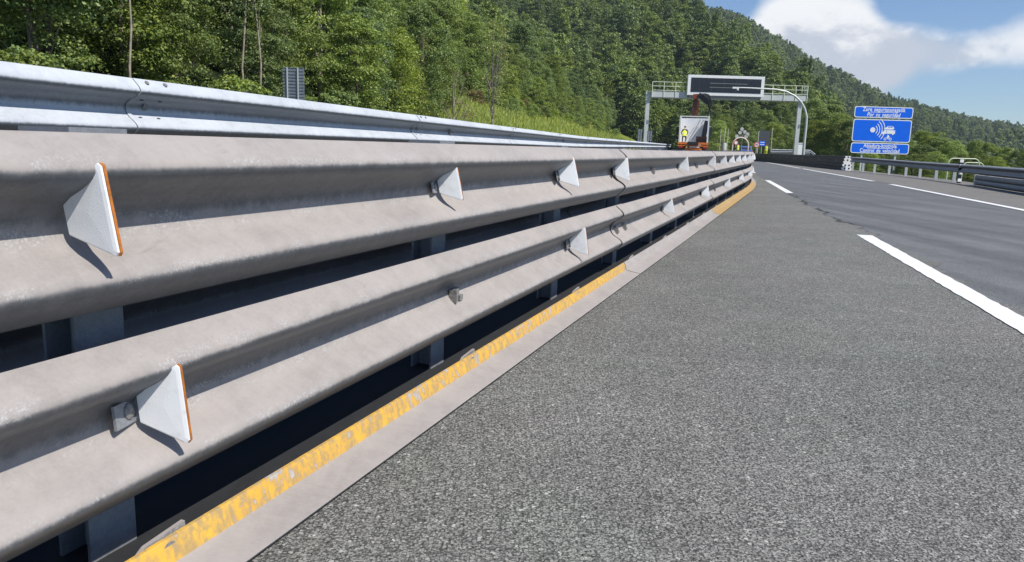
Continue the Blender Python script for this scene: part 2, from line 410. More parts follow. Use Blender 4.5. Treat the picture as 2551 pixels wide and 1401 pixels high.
def WM(o):
    m = o.matrix_basis.copy()
    if o.parent is not None: m = WM(o.parent) @ o.matrix_parent_inverse @ m
    return m
def tag(o, label, cat, group=None):
    o['label'] = label; o['category'] = cat
    if group: o['group'] = group
    return o
def empty(name, loc, rz=0.0):
    o = bpy.data.objects.new(name, None); col.objects.link(o); o.location = loc; o.rotation_euler = (0, 0, rz)
    o.empty_display_size = 0.2
    return o
def kind(o, k): o['kind'] = k; return o
def put(name, me, parent, M):
    """an object that shares mesh data, placed by a world matrix M under parent"""
    o = bpy.data.objects.new(name, me); col.objects.link(o); o.parent = parent
    o.matrix_parent_inverse = WM(parent).inverted(); o.matrix_basis = M
    return o
def child(name, me, parent):
    """child that shares its parent's frame"""
    o = bpy.data.objects.new(name, me); col.objects.link(o); o.parent = parent
    return o
def mesh_of(mb, name, mat, smooth=None):
    me = bpy.data.meshes.new(name); me.from_pydata(mb.v, [], mb.f)
    bm = bmesh.new(); bm.from_mesh(me); bmesh.ops.recalc_face_normals(bm, faces=bm.faces); bm.to_mesh(me); bm.free()
    me.materials.append(MATS[mat])
    if smooth is not None:
        me.polygons.foreach_set('use_smooth', [True] * len(me.polygons)); me.set_sharp_from_angle(angle=R(smooth))
    return me
def frame(p, ex, ey, ez):
    return Matrix(((ex[0], ey[0], ez[0], p[0]), (ex[1], ey[1], ez[1], p[1]), (ex[2], ey[2], ez[2], p[2]), (0, 0, 0, 1)))
def chaikin(pts, n=2):
    for _ in range(n):
        q = [pts[0]]
        for a, b in zip(pts, pts[1:]):
            q += [(a[0] * .75 + b[0] * .25, a[1] * .75 + b[1] * .25), (a[0] * .25 + b[0] * .75, a[1] * .25 + b[1] * .75)]
        pts = q + [pts[-1]]
    return pts
W_CTRL = [(.028, .158), (.036, .153), (.087, .113), (.087, .084), (.0, .036), (.0, -.036), (.087, -.084), (.087, -.113), (.036, -.153), (.028, -.158)]
W_PROF = chaikin(W_CTRL, 2)
def thick(prof, t):
    """closed profile: the open polyline and its offset by t to the back"""
    inner = []
    for i, (x, y) in enumerate(prof):
        a = prof[max(i - 1, 0)]; b = prof[min(i + 1, len(prof) - 1)]
        dx, dy = b[0] - a[0], b[1] - a[1]; l = math.hypot(dx, dy) or 1
        inner.append((x + dy / l * t, y - dx / l * t))
    return prof + inner[::-1]
def sweep(mb, prof, path, right, closed=True):
    """prof: (out, up) points swept along path (3-D points); right: out vectors (one per path point)"""
    n = len(prof); k = len(path)
    vs = [Vector(p) + Vector(r) * d + Vector((0, 0, z)) for p, r in zip(path, right) for d, z in prof]
    m = n if closed else n - 1
    fs = [(i * n + j, i * n + (j + 1) % n, (i + 1) * n + (j + 1) % n, (i + 1) * n + j) for i in range(k - 1) for j in range(m)]
    if closed: fs += [tuple(range(n - 1, -1, -1)), tuple((k - 1) * n + j for j in range(n))]
    return mb.add(vs, fs)
W_SOLID = thick(W_PROF, -0.004)

# ------------------------------------------------------------------ layout
AZ_B = R(20.33)                              # near barrier heading
def dirv2(az): return Vector((math.sin(az), math.cos(az), 0))
def rightv(az): return Vector((math.cos(az), -math.sin(az), 0))
# near barrier: reference line = valley plane of its beams; straight, then a left bend
def barrier_point(s):
    B0 = -rightv(AZ_B) * 1.22
    s1, Rad, s2 = 17.6, 95.0, 30.0
    if s <= s1: p, az = B0 + dirv2(AZ_B) * s, AZ_B
    else:
        e = min(s, s2) - s1
        th = e / Rad
        p = B0 + dirv2(AZ_B) * s1 + dirv2(AZ_B) * (Rad * math.sin(th)) - rightv(AZ_B) * (Rad * (1 - math.cos(th)))
        az = AZ_B - th
        if s > s2: p = p + dirv2(az) * (s - s2)
    z = 0.0 if s < 8 else (s - 8) * 0.0028
    return Vector((p.x, p.y, z)), az
AZ_R = R(13.4)                               # opposite guardrail / road heading
def rear_x(y): return -0.29 + (y - 12.1) * math.tan(AZ_R)
def plat(y): return 0.45 + max(0.0, y - 20) * 0.0058 if y < 90 else 0.856
def rear_sq(x, y):
    q0 = (rear_x(y) - x) * math.cos(AZ_R)
    return x * math.sin(AZ_R) + y * math.cos(AZ_R), q0
def from_sq(s, q):
    # point at along s and q to the left of the rear rail line
    base = Vector((rear_x(0), 0, 0)); a = dirv2(AZ_R)
    s_b = base.dot(a)
    return base + a * (s - s_b) - rightv(AZ_R) * q

# ================================================================== SETTING
def grid_sheet(name, rows, mat, knd='structure'):
    """rows: list of lists of 3-D points, all of one length"""
    n = len(rows[0]); mb = MB()
    mb.add([p for r in rows for p in r], [(i * n + j, i * n + j + 1, (i + 1) * n + j + 1, (i + 1) * n + j) for i in range(len(rows) - 1) for j in range(n - 1)])
    o = mb.build(name, mat, smooth=40); kind(o, knd); return o

# ground: one large sheet, falling away to the valley on the right
def ground_z(x, y):
    r = x - (guard_x(min(max(y, 0), 95)) if True else 0)
    z = -0.05
    if r > 1.0: z -= min((r - 1.0) * 0.10, 7.0) 
    return z
GUARD = [(-2.0, 3.0), (12.3, 15.0), (14.56, 22.0), (16.6, 28.0), (18.2, 33.6), (19.2, 38.2), (20.15, 43.6), (21.0, 48.4)]
GUARD[0] = (8.0, 2.0)
BLACK = [(21.13, 49.2), (23.4, 61.0), (25.55, 72.8), (27.5, 84.0), (29.4, 95.0)]
def poly_x(pts, y):
    for (x0, y0), (x1, y1) in zip(pts, pts[1:]):
        if y <= y1: break
    t = (y - y0) / (y1 - y0); return x0 + (x1 - x0) * t
def guard_x(y): return poly_x(GUARD + BLACK, y)
ys = [-400, -200, -60, -30, -15, -5, 0] + list(range(5, 100, 5)) + [120, 160, 220, 320, 480, 700, 1000, 1400]
xs_off = [-1100, -600, -250, -100, -40, -10, 0, 1, 3, 6, 12, 20, 35, 60, 100, 200, 400, 900, 1380]
rows = []
for y in ys:
    gx = guard_x(min(max(y, 0), 95)); yy = y
    rows.append([Vector((gx + dx, yy, ground_z(gx + dx, y))) for dx in xs_off])
grid_sheet('ground', rows, 'meadow')

# carriageway asphalt (lane), left shoulder (coarse), right shoulder (pale)
def dash_x(y): return 2.83 + (y - 4.1) * 0.2605
def edge_x(y): return 9.47 + (y - 14.23) * 0.272 if y < 26 else 12.67 + (y - 26) * 0.2475
ysr = [-12 + 1.0 * i for i in range(0, 42)] + [30 + 2.5 * i for i in range(0, 28)] + [105, 120, 140, 170, 200]
def barrier_x(y):
    lo, hi = -30.0, 260.0
    for _ in range(40):
        m = (lo + hi) / 2
        if barrier_point(m)[0].y < y: lo = m
        else: hi = m
    return barrier_point(lo)[0].x
rows = []
for y in ysr:
    a, b = barrier_x(y) - 0.75, guard_x(min(max(y, 2), 95)) + 0.9
    rows.append([Vector((a + (b - a) * i / 6, y, 0.0)) for i in range(7)])
grid_sheet('road', rows, 'asphalt_lane')
rows = []
for i in range(0, 900):
    y = -12 + i * 0.06 if i < 800 else 36 + (i - 800) * 0.6
    wob = 0.05 * math.sin(y * 2.1) + 0.04 * math.sin(y * 5.7 + 1) + 0.03 * math.sin(y * 13.3 + 2) + random.uniform(-.022, .022)
    wide = 0.14 if y < 9 else 0.14 - min((y - 9) * 0.05, 0.16)
    a, b = barrier_x(y) - 0.7 if i % 1 == 0 else 0, dash_x(y) + wide + wob
    b = max(b, a + 0.2)
    rows.append([Vector((a, y, 0.004)), Vector(((a + b) / 2, y, 0.004)), Vector((b, y, 0.004))])
grid_sheet('shoulder', rows, 'asphalt_shoulder')
rows = []
for i in range(0, 150):
    y = -6 + i * 0.7
    a, b = edge_x(y) + 0.16 + 0.02 * math.sin(y * 1.7), guard_x(min(max(y, 2), 95)) + 0.9
    b = max(b, a + 0.1)
    rows.append([Vector((a, y, 0.005)), Vector(((a + b) / 2, y, 0.005)), Vector((b, y, 0.005))])
grid_sheet('edge_shoulder', rows, 'asphalt_edge')

def marking(name, f, y0, y1, w, z, skew=0.0, label=None):
    n = max(2, int((y1 - y0) / 0.08)); mb = MB(); vs = []
    az = R(14.6); rv = rightv(az)
    for i in range(n + 1):
        y = y0 + (y1 - y0) * i / n
        c = Vector((f(y), y, z))
        ragged = random.uniform(-.006, .006)
        vs += [c - rv * (w / 2 + ragged) , c + rv * (w / 2 + random.uniform(-.006, .006))]
    mb.add(vs, [(2 * i, 2 * i + 1, 2 * i + 3, 2 * i + 2) for i in range(n)])
    o = mb.build(name, 'road_paint'); kind(o, 'structure'); return o
for y0, y1 in ((-6.5, 8.79), (18.03, 26.30), (35.5, 43.5), (53, 61)):
    marking('lane_marking', dash_x, y0, y1, 0.165, 0.009)
for y0, y1 in ((-6, 25.9), (28.65, 50.2), (51.5, 92)):
    marking('edge_marking', edge_x, y0, y1, 0.19, 0.010)

# open seam between shoulder and lane
mb = MB(); vs = []; nsm = 260
for i in range(nsm + 1):
    y = 8.9 + 14.5 * i / nsm
    wob = 0.05 * math.sin(y * 2.1) + 0.04 * math.sin(y * 5.7 + 1) + 0.03 * math.sin(y * 13.3 + 2)
    x = dash_x(y) + .14 - min(max(y - 9, 0) * 0.05, .16) + wob
    w = max(0.004, (.016 + .016 * math.sin(y * 3.1) + random.uniform(-.010, .010)) * min((y - 8.9) * .8, 1) * min((23.4 - y) * .5, 1))
    vs += [Vector((x - w, y, .0085)), Vector((x + w, y, .0085))]
mb.add(vs, [(2 * i, 2 * i + 1, 2 * i + 3, 2 * i + 2) for i in range(nsm)])
kind(mb.build('road_seam', 'tar'), 'structure')

# raised median behind the near barrier, then the opposite carriageway and the foot of the bank
rows = []
for y in [-12, -6, -3, -1, 0, 1, 2, 3, 4, 6, 8, 10, 12, 15, 18, 22, 26, 30, 35, 40, 45, 50, 55, 60, 65, 70, 75, 80, 85, 90, 100, 115, 130, 150, 175, 200, 240]:
    bx, rx, pz = barrier_x(y), rear_x(y), plat(y)
    L = lambda q, z: Vector((rx - q / math.cos(AZ_R), y, z))
    x0 = bx - 0.72
    xr = min(rx + 0.9, x0 - 0.25)
    rows.append([Vector((x0, y, -0.01)), Vector((x0 - 0.06, y, pz * .55)), Vector(((xr + x0 - .06) / 2, y, pz * .9)), Vector((xr, y, pz)), L(0, pz), L(0.8, pz)])
grid_sheet('median', rows, 'median_soil')
rows = []
for y in [-30, -12, -3, 0, 5, 10, 20, 30, 40, 50, 60, 70, 80, 90, 110, 130, 150, 175, 200, 240]:
    rx, pz = rear_x(y), plat(y)
    rows.append([Vector((rx - q / math.cos(AZ_R), y, pz - 0.004 + q * 0.008)) for q in (0.75, 4, 7, 10.6)])
grid_sheet('opposite_road', rows, 'asphalt_lane')

# ------------------------------------------------------------------ hills
def smoothmax(a, b, k): 
    h = max(k - abs(a - b), 0) / k
    return max(a, b) + h * h * k * 0.25
def interp(tab, x):
    if x <= tab[0][0]: return tab[0][1]
    for (a, va), (b, vb) in zip(tab, tab[1:]):
        if x <= b: return va + (vb - va) * (x - a) / (b - a)
    return tab[-1][1]
def skyline(pixels):
    return sorted((math.degrees(math.atan(tan_of(x, y)[0])), tan_of(x, y)[1]) for x, y in pixels)
SKY1 = skyline([(1640, -20), (1690, 25), (1715, 52), (1740, 90), (1790, 145), (1860, 205), (1950, 262), (2050, 315), (2150, 355), (2260, 380)])
SKY2 = skyline([(1500, 20), (1640, 50), (1715, 44), (1790, 42), (1835, 56), (1880, 84), (1920, 114), (2000, 166), (2060, 200), (2130, 232), (2200, 262), (2290, 286), (2380, 308), (2470, 326), (2551, 338), (2700, 350), (2900, 340), (3200, 350)])
def bumpy(x, y, k=1.0):
    return k * (1.7 * math.sin(x * .071 + 1.3) * math.cos(y * .053 + .4) + 1.0 * math.sin(x * .17 + y * .11) + .6 * math.sin(x * .31 - y * .27 + 2))
def hill1_z(x, y):
    s, q = rear_sq(x, y)
    base = plat(max(y, 0)) + 0.08
    D = math.hypot(x, y); az = math.degrees(math.atan2(x, y))
    dq = q - 10.5
    if dq < 0 and s < 150: d1 = 0.0
    d = smoothmax(dq * 0.50, (s - 215) * 0.44, 12.0) if s > 120 else max(dq * 0.50, 0)
    t = min(max((s - 90) / 30.0, 0), 1)
    d_plain = max(dq * 0.5, 0)
    d = d_plain * (1 - t) + max(smoothmax(dq * 0.50, (s - 215) * 0.44, 12.0), 0) * t
    z = base + max(d, 0)
    if d > 0: z += bumpy(x, y, min(d / 12.0, 1.0) * 0.9)
    if az > 6:
        cap = interp(SKY1, az) * 350 - 8.0
        cap = max(cap, -3)
        if az < 11.5: cap += (11.5 - az) * 12
        z = min(z, max(cap, -1.0) + 0.9)
    return min(z, 115)
SKIP = 13.6
mb = MB(); azs = [-78 + 1.5 * i for i in range(0, 46)] + [-9 + 0.5 * i for i in range(1, 72)]
NT1 = 54; vs = []
for az in azs:
    a = R(az)
    sn = math.sin(AZ_R - a)
    Df = min(SKIP / sn if sn > 0.02 else 900, 190.0)
    Dm = max(Df + 170, 380.0)
    for j in range(NT1):
        t = (j / (NT1 - 1)) ** 1.5
        D = Df * 0.985 + (Dm - Df) * t
        x, y = D * math.sin(a), D * math.cos(a)
        vs.append(Vector((x, y, hill1_z(x, y) - (0.5 if j == 0 else 0.0))))
mb.add(vs, [(i * NT1 + j, i * NT1 + j + 1, (i + 1) * NT1 + j + 1, (i + 1) * NT1 + j) for i in range(len(azs) - 1) for j in range(NT1 - 1)])
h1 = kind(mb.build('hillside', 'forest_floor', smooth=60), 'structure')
# grassy foot of the bank
rows = []
for i in range(0, 90):
    s = -14 + i * 2.6
    width = 1.6 + min(max((s - 38) / 30, 0), 1) * 8.6 + 0.8 * math.sin(s * .13)
    row = []
    for k in range(7):
        q = 10.3 + (width + .3) * k / 6
        p = from_sq(s, q); row.append(Vector((p.x, p.y, max(hill1_z(p.x, p.y), plat(max(p.y, 0))) + 0.05 + (0.02 if k else 0))))
    rows.append(row)
grid_sheet('verge', rows, 'bank_grass')

def hill2_pt(az, t):
    D0, D1 = 300.0, interp([(0, 640), (12, 680), (20, 760), (30, 980), (60, 1200)], az)
    te = interp(SKY2, az)
    zr = EYE + te * D1 - 4.5
    D = D0 + (D1 - D0) * t
    x, y = D * math.sin(R(az)), D * math.cos(R(az))
    sh = 0.15 * t + 0.85 * t * t * (3 - 2 * t) if t <= 1 else 1.0 - (t - 1) * 0.9
    z = -6 + (zr + 6) * sh
    if 0 < t < 0.97: z += bumpy(x * .35, y * .35, 3.0) * math.sin(math.pi * t)
    return Vector((x, y, z))
mb = MB(); NA, NB = 110, 34; vs = []
for i in range(NA):
    az = -4 + 66 * i / (NA - 1)
    for j in range(NB): vs.append(hill2_pt(az, 1.35 * j / (NB - 1)))
mb.add(vs, [(i * NB + j, i * NB + j + 1, (i + 1) * NB + j + 1, (i + 1) * NB + j) for i in range(NA - 1) for j in range(NB - 1)])
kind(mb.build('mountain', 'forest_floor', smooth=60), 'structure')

# ================================================================== VEGETATION
def quads_mesh(name, C, N, size, aspect, mat):
    """one leaf-shaped quad per row of C, facing N"""
    n = len(C)
    N = N / np.maximum(np.linalg.norm(N, axis=1, keepdims=True), 1e-6)
    ref = rng.normal(size=(n, 3)); T = np.cross(N, ref); T /= np.maximum(np.linalg.norm(T, axis=1, keepdims=True), 1e-6)
    B = np.cross(N, T)
    hs = (size * .5)[:, None]; ws = (size * .5 * aspect)[:, None]
    V = np.stack([C - T * hs, C + B * ws + T * hs * .1 + N * ws * .25, C + T * hs, C - B * ws + T * hs * .1 + N * ws * .25], axis=1).reshape(-1, 3)
    me = bpy.data.meshes.new(name)
    me.vertices.add(n * 4); me.vertices.foreach_set('co', V.astype(np.float32).ravel())
    me.loops.add(n * 4); me.loops.foreach_set('vertex_index', np.arange(n * 4, dtype=np.int32))
    me.polygons.add(n); me.polygons.foreach_set('loop_start', np.arange(0, n * 4, 4, dtype=np.int32))
    try: me.polygons.foreach_set('loop_total', np.full(n, 4, dtype=np.int32))
    except Exception: pass
    me.update(calc_edges=True); me.validate()
    me.materials.append(MATS[mat])
    return me
def unit(n):
    v = rng.normal(size=(n, 3)); return v / np.linalg.norm(v, axis=1, keepdims=True)
def crown_mesh(name, mat, h, rad, z0, clumps, per, leaf, shape='egg', clump_r=(0.45, 0.95), flat=0.75):
    """leaf clumps on an uneven egg-shaped crown; each clump a lumpy shell of leaves"""
    Cs, Ns, Ss = [], [], []
    cents = []
    lop = [(rng.uniform(0, 6.28), rng.uniform(.7, 1.15)) for _ in range(5)]
    for i in range(clumps):
        t = rng.uniform(0, 1) ** (0.85)
        z = z0 + (h - z0) * t
        if shape == 'egg': rr = rad * (math.sin(math.pi * min(max(t * .86 + .10, 0), 1)) ** .65)
        elif shape == 'cone': rr = rad * (1 - t) ** .8 + .1
        elif shape == 'dome': rr = rad * math.sqrt(max(1 - (t * .95) ** 2, 0.02))
        else: rr = rad * (0.35 + .65 * math.sin(math.pi * min(t * .9 + .1, 1)))
        a = rng.uniform(0, 2 * math.pi)
        lf = 1.0
        for la, lm in lop: 
            if abs((a - la + math.pi) % (2 * math.pi) - math.pi) < .6: lf = lm
        rr *= lf * (rng.uniform(.25, 1.0) ** .45)
        c = np.array([math.cos(a) * rr, math.sin(a) * rr, z]); cents.append(c)
        cr = rng.uniform(*clump_r) * (1.15 - .5 * t)
        k = int(per * rng.uniform(.6, 1.35))
        d = unit(k); d[:, 2] = np.where(d[:, 2] < -.35, -d[:, 2], d[:, 2])
        r_ = cr * rng.uniform(.45, 1.08, size=(k, 1))
        P = c + d * r_ * np.array([1.15, 1.15, flat])
        Cs.append(P); Ns.append(d * .75 + unit(k) * .75 + np.array([0, 0, .35])); Ss.append(leaf * rng.uniform(.6, 1.35, size=k))
    C = np.concatenate(Cs); C[:, 2] = np.maximum(C[:, 2], 0.03)
    return quads_mesh(name, C, np.concatenate(Ns), np.concatenate(Ss), .62, mat), cents
def trunk_mesh(name, mat, h, r, cents, bend=.3, limbs=9):
    mb = MB(); k = 9
    a = rng.uniform(0, 6.28)
    path = [Vector((math.cos(a) * bend * math.sin(2.2 * i / k), math.sin(a) * bend * math.sin(2.2 * i / k), h * i / k - .15)) for i in range(k + 1)]
    mb.tube(path, [r * (1.25 if i == 0 else 1) * (1 - .86 * i / k) for i in range(k + 1)], 8)
    for c in cents[:limbs]:
        zz = max(c[2] * rng.uniform(.45, .75), .4); i = min(int(zz / h * k), k - 1)
        st = path[i].lerp(path[i + 1], .5); en = Vector(c)
        mid = st.lerp(en, .5) + Vector((0, 0, -.12 * (en - st).length))
        mb.tube([st, mid, en], [r * .42, r * .28, r * .08], 6)
    return mesh_of(mb, name, mat, smooth=50)

# kinds: (name, label words) -> crown mesh, trunk mesh
KINDS = {}
def add_kind(key, mat, bark, h, rad, z0, clumps, per, leaf, shape='egg', cr=(.45, .95), r=.13, bend=.3, limbs=9, flat=.75):
    cm, ce = crown_mesh('crown', mat, h, rad, z0, clumps, per, leaf, shape, cr, flat)
    KINDS[key] = (cm, trunk_mesh('trunk', bark, h * .93, r, ce, bend, limbs))
add_kind('olive', 'leaf_olive', 'bark_pale', 8.0, 2.3, .7, 95, 190, .150)
add_kind('olive2', 'leaf_olive', 'bark_dark', 7.2, 2.6, .5, 95, 190, .150, 'dome')
add_kind('mid', 'leaf_mid', 'bark_dark', 8.6, 2.5, 1.0, 95, 190, .150)
add_kind('mid2', 'leaf_mid', 'bark_pale', 7.4, 2.1, .6, 85, 190, .145, 'wide')
add_kind('dark', 'leaf_dark', 'bark_dark', 9.2, 2.5, .8, 100, 180, .150)
add_kind('bright', 'leaf_bright', 'bark_pale', 6.2, 2.3, .3, 85, 180, .135, 'dome')
add_kind('birch', 'leaf_birch', 'bark_pale', 8.0, 1.2, 2.4, 40, 80, .12, 'egg', (.35, .6), r=.10, bend=.45, limbs=24)
add_kind('bare', 'leaf_brown', 'bark_pale', 4.6, 1.2, 1.6, 22, 22, .10, 'wide', (.3, .5), r=.07, bend=.35, limbs=22)
add_kind('bush', 'leaf_bush', 'bark_dark', 2.0, 1.45, .05, 42, 150, .12, 'dome', (.3, .6), r=.05, bend=.1, limbs=8)
add_kind('bush2', 'leaf_olive', 'bark_dark', 1.6, 1.2, .05, 34, 150, .11, 'dome', (.28, .55), r=.05, bend=.1, limbs=8)
add_kind('brownbush', 'leaf_brown', 'bark_dark', 1.5, .9, .05, 26, 90, .10, 'dome', (.25, .5), r=.04, bend=.1, limbs=10)
add_kind('conifer', 'leaf_conifer', 'bark_dark', 10.0, 2.0, .6, 80, 130, .22, 'cone', (.4, .7), r=.14, bend=.05)

def tree(key, name, label, cat, loc, sc, rz, group, scz=None):
    cm, tm = KINDS[key]
    o = empty(name, loc, rz); o.scale = (sc, sc, scz or sc)
    c = child('crown', cm, o); t = child('trunk' if cat == 'tree' else 'stem', tm, o)
    return tag(o, label, cat, group)

def stretch(s): return 'before the slatted sign' if s < 22 else ('between slatted sign and birch' if s < 48 else 'past the birch towards the gantry')
def rowname(r): return 'front row' if r == 0 else ('second row' if r == 1 else 'inner rows')
LAB = dict(
    olive='olive-green broadleaf tree',
    olive2='broad rounded olive-green tree',
    mid='tall mid-green tree',
    mid2='slender mid-green tree',
    dark='dark green dense tree',
    bright='low fresh yellow-green tree')
GRP = {k: k2 for k, k2 in zip(LAB, ['olive trees of the bank wood', 'rounded olive trees of the bank wood', 'tall mid-green trees of the bank wood', 'slender trees of the bank wood', 'dark trees of the bank wood', 'yellow-green trees at the wood edge'])}
def bankz(x, y): return hill1_z(x, y) - 0.05
keys = ['olive', 'olive2', 'mid', 'mid2', 'dark', 'bright']
placed = []
far_pts = []            # the rest of the wood
def clear(x, y, r):
    return all((x - a) ** 2 + (y - b) ** 2 > r * r for a, b in placed)
s = -6.0
n_ind = 0
srng = random.Random(5)
cand = []
while s < 205:
    q0 = 12.6 + min(max((s - 38) / 30, 0), 1) * 8.0
    step = 3.1 if s < 40 else 3.9
    q = q0
    row = 0
    while q < 62:
        cand.append((s + srng.uniform(-1.2, 1.2), q + srng.uniform(-.9, .9), row)); q += step * (1.0 if row < 3 else 1.15); row += 1
    s += step
for (s, q, row) in cand:
    p = from_sq(s, q); x, y = p.x, p.y
    if y < 2.0 or x / y < -0.86: continue
    z = bankz(x, y)
    k = srng.choices(keys, [3, 2.2, 3, 2, 2.2 + .4 * row, 2.2 if row < 2 else .3])[0]
    sc = srng.uniform(.72, 1.12) * (0.80 if row == 0 else 1.0) * (0.85 if s < 30 else 1.0)
    if row <= (4 if s < 30 else 2):
        tree(k, 'broadleaf_tree', '%s, %s of the bank wood, %s' % (LAB[k], rowname(row), stretch(s)), 'tree', (x, y, z), sc, srng.uniform(0, 6.28), '%s, %s, %s' % (GRP[k], rowname(row), stretch(s)), sc * srng.uniform(.9, 1.2)); n_ind += 1
        placed.append((x, y))
    else:
        far_pts.append((x, y, z, sc * srng.uniform(.9, 1.25), srng.uniform(0, 6.28), srng.choice([0, 0, 1, 1, 2, 3, 4, 5])))
# single trees the photo picks out
def pixel_tree(key, name, label, cat, px, ybase, ytop, Y, group=None, hh=None, z=None, widen=1.0):
    base = at(px, ybase, Y); top = at(px, ytop, Y)
    zb = base.z if z is None else z
    sc = (top.z - zb) / hh
    return tree(key, name, label, cat, (base.x, Y, zb), sc * widen, srng.uniform(0, 6.28), group, sc)
bz = lambda px, Y: bankz(tan_of(px, 300)[0] * Y, Y)
pixel_tree('birch', 'birch_tree', 'thin pale-stemmed birch with sparse crown standing out before the dark wood', 'tree', 1232, 270, 42, 50, None, 8.2, z=bz(1232, 50), widen=.9)
pixel_tree('bare', 'bare_shrub', 'nearly leafless pale brown shrub with fanning twigs on the bank', 'shrub', 1142, 290, 175, 44, None, 4.8, z=bz(1142, 44))
for px, Y, hh in ((330, 20.2, 6), (612, 25.6, 7), (640, 26.4, 7.5), (75, 17.5, 6), (105, 17.9, 6)):
    x = tan_of(px, 60)[0] * Y; z = bankz(x, Y)
    mb = MB(); lean = srng.uniform(-.25, .25)
    pts = [Vector((x + lean * i / 6 + .10 * math.sin(i * 1.3 + px) + srng.uniform(-.03, .03), Y + .08 * math.sin(i * 1.1 + px), z - .2 + hh * i / 6)) for i in range(7)]
    o = empty('stem_tree', (x, Y, z))
    pale = px in (330, 612, 640)
    rr = .04 if pale else .08
    mb.tube(pts, [rr * (1 - .1 * i) for i in range(7)], 8).build('trunk', 'bark_pale' if pale else 'bark_dark', o, smooth=50)
    cm, _ = KINDS['birch' if pale else 'dark']
    c = child('crown', cm, o); c.location = (lean * .5, 0, 2.0); c.scale = (.75, .75, .8)
    tree('bush2', 'bush', 'olive-green bush growing round the foot of a bare stem', 'bush', (x + srng.uniform(-.3, .3), Y - .9, bankz(x, Y - .9)), srng.uniform(.8, 1.1), srng.uniform(0, 6.28), 'bushes round the bare stems')
    tag(o, 'tree with thin pale bare stem at the front of the wood' if pale else 'tree with dark bare trunk in the shade at the front of the wood', 'tree', 'pale stems at the wood front' if pale else 'dark trunks at the wood front')
rk = at(1164, 292, 43.0); rkz = bankz(rk.x, 43.0)
mb = MB(); nr = 10; rr_ = []
for i, (zz, ra_) in enumerate(((-.2, .75), (.15, .85), (.5, .7), (.85, .5), (1.05, .18))):
    rr_ += [Vector((rk.x + ra_ * (1 + srng.uniform(-.22, .22)) * math.cos(2 * math.pi * j / nr), 43.0 + ra_ * (1 + srng.uniform(-.22, .22)) * math.sin(2 * math.pi * j / nr), rkz + zz + srng.uniform(-.08, .08))) for j in range(nr)]
mb.add(rr_, [(i * nr + j, i * nr + (j + 1) % nr, (i + 1) * nr + (j + 1) % nr, (i + 1) * nr + j) for i in range(4) for j in range(nr)] + [tuple(4 * nr + j for j in range(nr))])
tag(mb.build('boulder', 'soil', smooth=20), 'pale tan rock on the bank beside the leafless shrub', 'rock')
# bushes along the foot of the bank
for i in range(70):
    s = -4 + i * 2.9 + srng.uniform(-.8, .8) if i < 40 else 60 + (i - 40) * 4.6 + srng.uniform(-2, 2)
    q = srng.uniform(10.9, 12.2) if s < 40 else srng.uniform(17.0, 20.5)
    p = from_sq(s, q)
    if p.y < 3 or p.x / p.y < -.85: continue
    k = srng.choice(['bush', 'bush', 'bush2'])
    if i % 11 == 4: k = 'brownbush'
    lb = dict(bush='yellow-green leafy bush', bush2='small olive-green bush', brownbush='dry brownish bush')[k] + ' at the foot of the bank, ' + stretch(s)
    sc = srng.uniform(.55, 1.0) * (1.0 if s > 25 else .85)
    tree(k, 'bush', lb, 'bush', (p.x, p.y, bankz(p.x, p.y) + .02), sc, srng.uniform(0, 6.28), dict(bush='yellow-green bushes of the bank', bush2='olive bushes of the bank', brownbush='brown bushes of the bank')[k] + ', ' + stretch(s))
# trees ahead, behind the gantry
for px, ytop, Y, k in ((1770, 262, 150, 'olive'), (1800, 285, 140, 'bright'), (1835, 275, 155, 'dark'), (1872, 268, 150, 'mid'), (1905, 275, 135, 'olive2'), (1940, 262, 140, 'olive'), (1975, 258, 150, 'mid'),
                       (1790, 300, 125, 'bright'), (1860, 310, 125, 'olive'), (1930, 305, 120, 'bright'), (1960, 318, 112, 'olive2')):
    z = 0.4; top = at(px, ytop, Y).z
    hh = {'olive': 8.2, 'bright': 6.4, 'dark': 9.4, 'mid': 8.8, 'olive2': 7.4}[k]
    sc = (top - z) / hh
    tree(k, 'broadleaf_tree', {'olive': 'olive-green tree', 'bright': 'fresh yellow-green tree', 'dark': 'dark green tree', 'mid': 'tall mid-green tree', 'olive2': 'rounded olive-green tree'}[k] + ' standing beyond the road works behind the gantry', 'tree', (tan_of(px, 340)[0] * Y, Y, z), min(sc, 1.25), srng.uniform(0, 6.28), k + ' trees beyond the works', sc)
# trees beyond the right-hand guardrail
RT = [(2020, 248, 104, 'olive'), (2055, 262, 100, 'olive2'), (2085, 285, 96, 'bright'), (2110, 300, 94, 'olive'), (2035, 300, 98, 'bright'), (2150, 318, 92, 'mid2'),
      (2290, 328, 84, 'olive'), (2318, 330, 82, 'bright'), (2345, 345, 80, 'olive2'), (2375, 352, 78, 'bright'), (2262, 352, 70, 'bright'), (2300, 362, 66, 'olive2'),
      (2215, 360, 74, 'olive2'), (2180, 350, 80, 'bright'), (2425, 350, 92, 'mid2'), (2460, 358, 90, 'olive'), (2500, 366, 95, 'mid2'), (2540, 372, 90, 'dark'), (2570, 375, 85, 'olive2'), (2480, 392, 60, 'bright'), (2410, 385, 64, 'olive2'),
      (2000, 330, 110, 'bright'), (2330, 378, 56, 'bright'), (2280, 385, 54, 'olive2'), (2160, 372, 66, 'bright'), (2240, 388, 60, 'olive2')]
